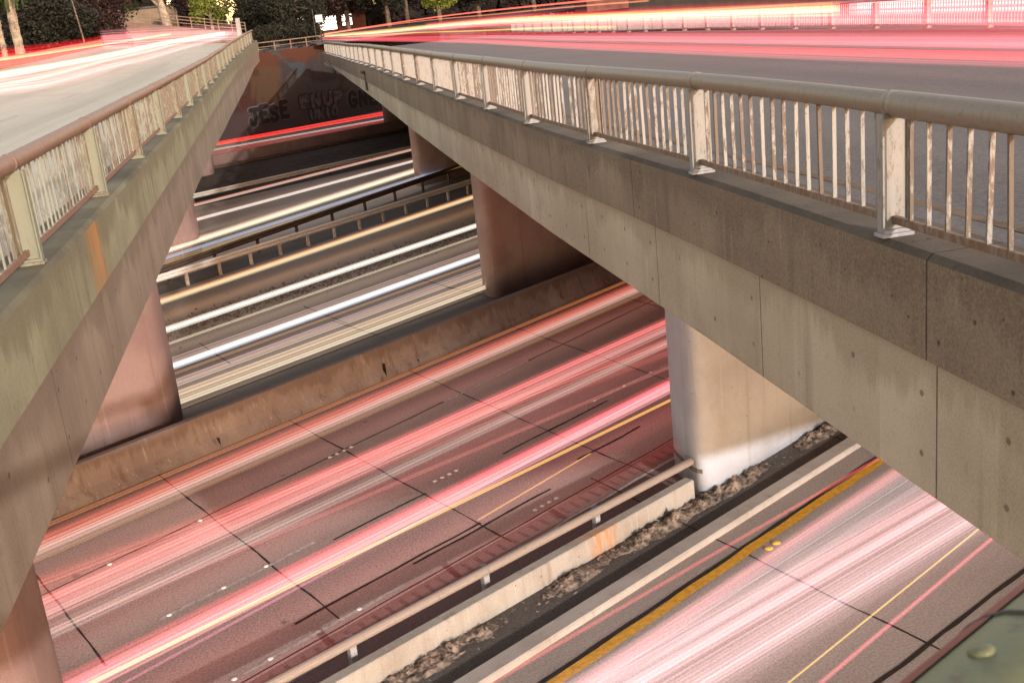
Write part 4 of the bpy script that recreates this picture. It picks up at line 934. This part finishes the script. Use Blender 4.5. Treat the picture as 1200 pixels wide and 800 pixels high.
DECK_TRAILS = [
    ('low rosy light trail nearest the right bridge railing', [[12.5, 16.33, 8.68], [12.5, 17.62, 8.68], [12.5, 23.56, 8.62], [12.5, 34.4, 8.54], [12.5, 51.0, 8.44], [12.5, 77.14, 8.34], [9.93, 112.0, 8.32], [5.36, 150.0, 8.42]], 0.3, 0.34, (1, 0.05, 0.07), (1, 0.2, 0.22), 1.2, 0.85, 'light trails on the right bridge'),
    ('thick pink light trail in the middle of the right bridge', [[14.5, 18.96, 8.78], [14.5, 20.46, 8.77], [14.5, 27.32, 8.73], [14.5, 39.83, 8.65], [14.5, 58.99, 8.54], [14.5, 81.7, 8.43], [11.12, 125.0, 8.33], [5.56, 155.0, 8.46]], 0.3, 0.5, (1, 0.05, 0.08), (1, 0.2, 0.24), 1.2, 0.85, 'light trails on the right bridge'),
    ('yellow and white hot light trail above the thick pink trail', [[17.5, 34.04, 9.24], [17.5, 47.91, 9.23], [17.5, 64.72, 9.22], [17.5, 83.74, 9.19], [17.85, 120.0, 8.86], [12.54, 140.0, 8.65], [5.77, 160.0, 8.61]], 0.25, 0.55, (1, 0.62, 0.18), (1, 0.8, 0.4), 1.6, 0.95, 'light trails on the right bridge'),
    ('thin orange light trail under the white hot trail', [[16.0, 53.18, 8.81], [16.0, 67.02, 8.76], [16.0, 89.95, 8.54], [13.34, 120.0, 8.47], [6.87, 150.0, 8.37]], 0.15, 0.28, (1, 0.45, 0.12), (1, 0.5, 0.2), 1.2, 0.95, 'light trails on the right bridge'),
    ('tall pink light trail in front of the far white fence', [[20.0, 26.2, 8.81], [20.0, 28.25, 8.83], [20.0, 37.65, 8.92], [20.0, 49.29, 8.99], [20.0, 69.95, 9.01], [20.0, 95.7, 9.0], [18.73, 140.0, 8.6]], 0.3, 1.15, (1, 0.06, 0.1), (1, 0.22, 0.26), 0.95, 0.8, 'light trails on the right bridge'),
    ('thin high red light trail rising over the right bridge, upper of two', [[20.0, 59.77, 10.19], [20.0, 71.59, 10.06], [20.0, 95.23, 9.96], [18.71, 125.0, 9.75], [14.16, 145.0, 9.38], [7.66, 165.0, 8.84]], 0.1, 0.16, (1, 0.1, 0.08), (1, 0.3, 0.2), 1.4, 0.9, 'light trails on the right bridge'),
    ('thin high red light trail rising over the right bridge, lower of two', [[19.0, 56.86, 9.84], [19.0, 74.29, 9.79], [19.0, 97.72, 9.61], [16.81, 125.0, 9.5], [12.01, 145.0, 9.2], [6.45, 165.0, 8.73]], 0.1, 0.14, (1, 0.15, 0.08), (1, 0.4, 0.2), 1.3, 0.9, 'light trails on the right bridge'),
    ('wide white light trail on the road behind the far white fence', [[28.0, 34.98, 8.5], [28.0, 39.56, 8.51], [28.0, 45.3, 8.52], [28.0, 52.71, 8.53]], 0.4, 0.9, (1, 0.85, 0.85), (1, 0.9, 0.9), 1.4, 0.95, 'light trails on the right bridge'),
    ('dim tall red glow added in the outer lane of the right bridge', [[18.5, 24.22, 8.78], [18.5, 34.84, 8.85], [18.5, 50.69, 8.89], [18.5, 68.5, 8.9], [18.5, 95.6, 8.81], [17.37, 130.0, 8.55], [9.07, 150.0, 8.56]], 0.3, 1.0, (1, 0.02, 0.04), (1, 0.06, 0.08), 0.35, 0.9, 'light trails on the right bridge'),  # luminous sheet added to give a red glow over the outer lane
    ('thin bright red light trail low over the middle of the right bridge', [[13.4, 17.51, 8.72], [13.4, 25.25, 8.67], [13.4, 36.84, 8.6], [13.4, 54.58, 8.53], [13.4, 82.57, 8.37], [10.49, 118.0, 8.37], [5.8, 150.0, 8.48]], 0.12, 0.1, (1, 0.02, 0.03), (1, 0.05, 0.06), 2.0, 0.9, 'light trails on the right bridge'),
    ('golden white light trail along the left bridge middle lane', [[-12.08, 47.3, 9.73], [-11.74, 54.38, 9.71], [-11.71, 73.8, 9.7], [-9.69, 85.0, 9.92], [-8.31, 105.0, 10.18], [-4.47, 125.0, 10.41]], 0.3, 0.42, (1, 0.7, 0.3), (1, 0.85, 0.6), 1.7, 0.95, 'light trails on the left bridge'),
    ('thin yellow light trail above the golden white trail', [[-14.03, 62.0, 10.33], [-13.3, 70.0, 10.37], [-13.06, 80.0, 10.44], [-12.22, 92.0, 10.56], [-11.08, 105.0, 10.69], [-9.36, 120.0, 10.86]], 0.15, 0.22, (1, 0.65, 0.2), (1, 0.75, 0.4), 1.3, 0.95, 'light trails on the left bridge'),
    ('tall red light trail on the outer lane of the left bridge', [[-13.88, 55.0, 10.29], [-12.79, 60.0, 10.33], [-12.14, 70.0, 10.38], [-11.29, 85.0, 10.56], [-9.85, 100.0, 10.81]], 0.3, 1.2, (1, 0.015, 0.03), (1, 0.03, 0.05), 2.2, 0.9, 'light trails on the left bridge'),
    ('pink light trail low on the left bridge nearest the empty lane', [[-9.85, 38.12, 9.36], [-9.74, 44.63, 9.35], [-8.94, 50.15, 9.28], [-9.12, 66.8, 9.3], [-8.13, 80.0, 9.41], [-6.62, 100.0, 9.72], [-4.1, 120.0, 10.06]], 0.3, 0.55, (1, 0.15, 0.17), (1, 0.4, 0.4), 1.1, 0.85, 'light trails on the left bridge'),
    ('broad white light trail between the golden and the low pink trails', [[-10.71, 41.66, 9.52], [-10.5, 48.34, 9.51], [-10.2, 57.7, 9.48], [-10.88, 80.34, 9.54], [-8.56, 85.0, 9.8], [-6.74, 103.0, 10.11], [-3.76, 124.0, 10.34]], 0.3, 0.5, (1, 0.35, 0.33), (1, 0.6, 0.55), 0.7, 0.9, 'light trails on the left bridge'),
    ('white and pink headlight glow at the far bend of the left bridge', [[-14.82, 112.0, 10.87], [-11.26, 114.0, 10.71], [-7.64, 118.0, 10.53], [-2.87, 122.0, 10.17]], 0.5, 2.2, (1, 0.4, 0.4), (1, 0.62, 0.58), 0.8, 0.9, 'light trails on the left bridge'),  # tall luminous sheet stands for headlight glow at the bend
]
def light_trail(label, pts, w, h, a, b, strength, fill, group, seed, n=None, streaks=None, soft=0.4):
    m = MB(); rings = []; N = len(pts)
    for i, p in enumerate(pts):
        q = Vector(pts[max(0, i - 1)]); r = Vector(pts[min(N - 1, i + 1)]); d = (r - q).normalized(); side = d.cross(Vector((0, 0, 1))).normalized()
        p = Vector(p); z = Vector((0, 0, h / 2))
        rings.append([p - side * w / 2 - z, p + side * w / 2 - z, p + side * w / 2 + z, p - side * w / 2 + z])
    # u runs across: bottom and top faces from one side to the other; upright faces from bottom to top when the trail is tall
    tall = h > w * 0.9
    bq = len(m.v)
    for r in rings: m.v += [tuple(p) for p in r]
    U = [[(.5, .5), (1, 0) if not tall else (0, 1), (.5, .5), (0, 1)]]
    for i in range(N - 1):
        for k in range(4):
            k2 = (k + 1) % 4
            if tall: u = {0: (0.0, 0.0), 1: (0, 1), 2: (1.0, 1.0), 3: (1, 0)}[k]
            else: u = {0: (1, 0), 1: (0.0, 0.0), 2: (0, 1), 3: (1.0, 1.0)}[k]
            m.quad_idx((bq + i * 4 + k, bq + i * 4 + k2, bq + i * 4 + 4 + k2, bq + i * 4 + 4 + k), 0, [(u[0], i), (u[1], i), (u[1], i + 1), (u[0], i + 1)])
    if max(w, h) < 0.15: streaks, fill, soft = 0.5, 0.1, 0.5
    mat = glow('lamp light', a, b, strength, fill, seed, streaks or max(3.0, max(w, h) * 30), soft)
    o = m.build('light_trail', mat)
    return tag(o, label, 'light trail', group)

def smooth(pts, n=5):
    out = []; P = [Vector(p) for p in pts]
    for i in range(len(P) - 1):
        p0 = P[max(0, i - 1)]; p1 = P[i]; p2 = P[i + 1]; p3 = P[min(len(P) - 1, i + 2)]
        for k in range(n):
            t = k / n
            out.append(0.5 * ((2 * p1) + (p2 - p0) * t + (2 * p0 - 5 * p1 + 4 * p2 - p3) * t * t + (3 * p1 - p0 - 3 * p2 + p3) * t ** 3))
    out.append(P[-1]); return out
GAIN = 0.52
for i, (lab, A, B, w, a, b, s, fl) in enumerate(FREEWAY_TRAILS):
    A, B = Vector(A), Vector(B); dz = 0.011 * ((i * 7) % 13) - 0.06; A.z += dz; B.z += dz
    k = (B - A) / (B.x - A.x)
    x0, x1 = (XL + 8, XR - 10)
    if 'short' in lab: x0, x1 = A.x, B.x
    light_trail(lab, [A + k * (x0 - A.x), A, B, A + k * (x1 - A.x)], w, 0.08 if w > 0.2 else w * 0.4, a, b, s * GAIN * 0.55, fl, 'light trails on the freeway', i + 1)
for i, (lab, pts, w, h, a, b, s, fl, grp) in enumerate(DECK_TRAILS):
    light_trail(lab, smooth(pts), w, h, a, b, s * GAIN * 0.5, fl, grp, i + 50)
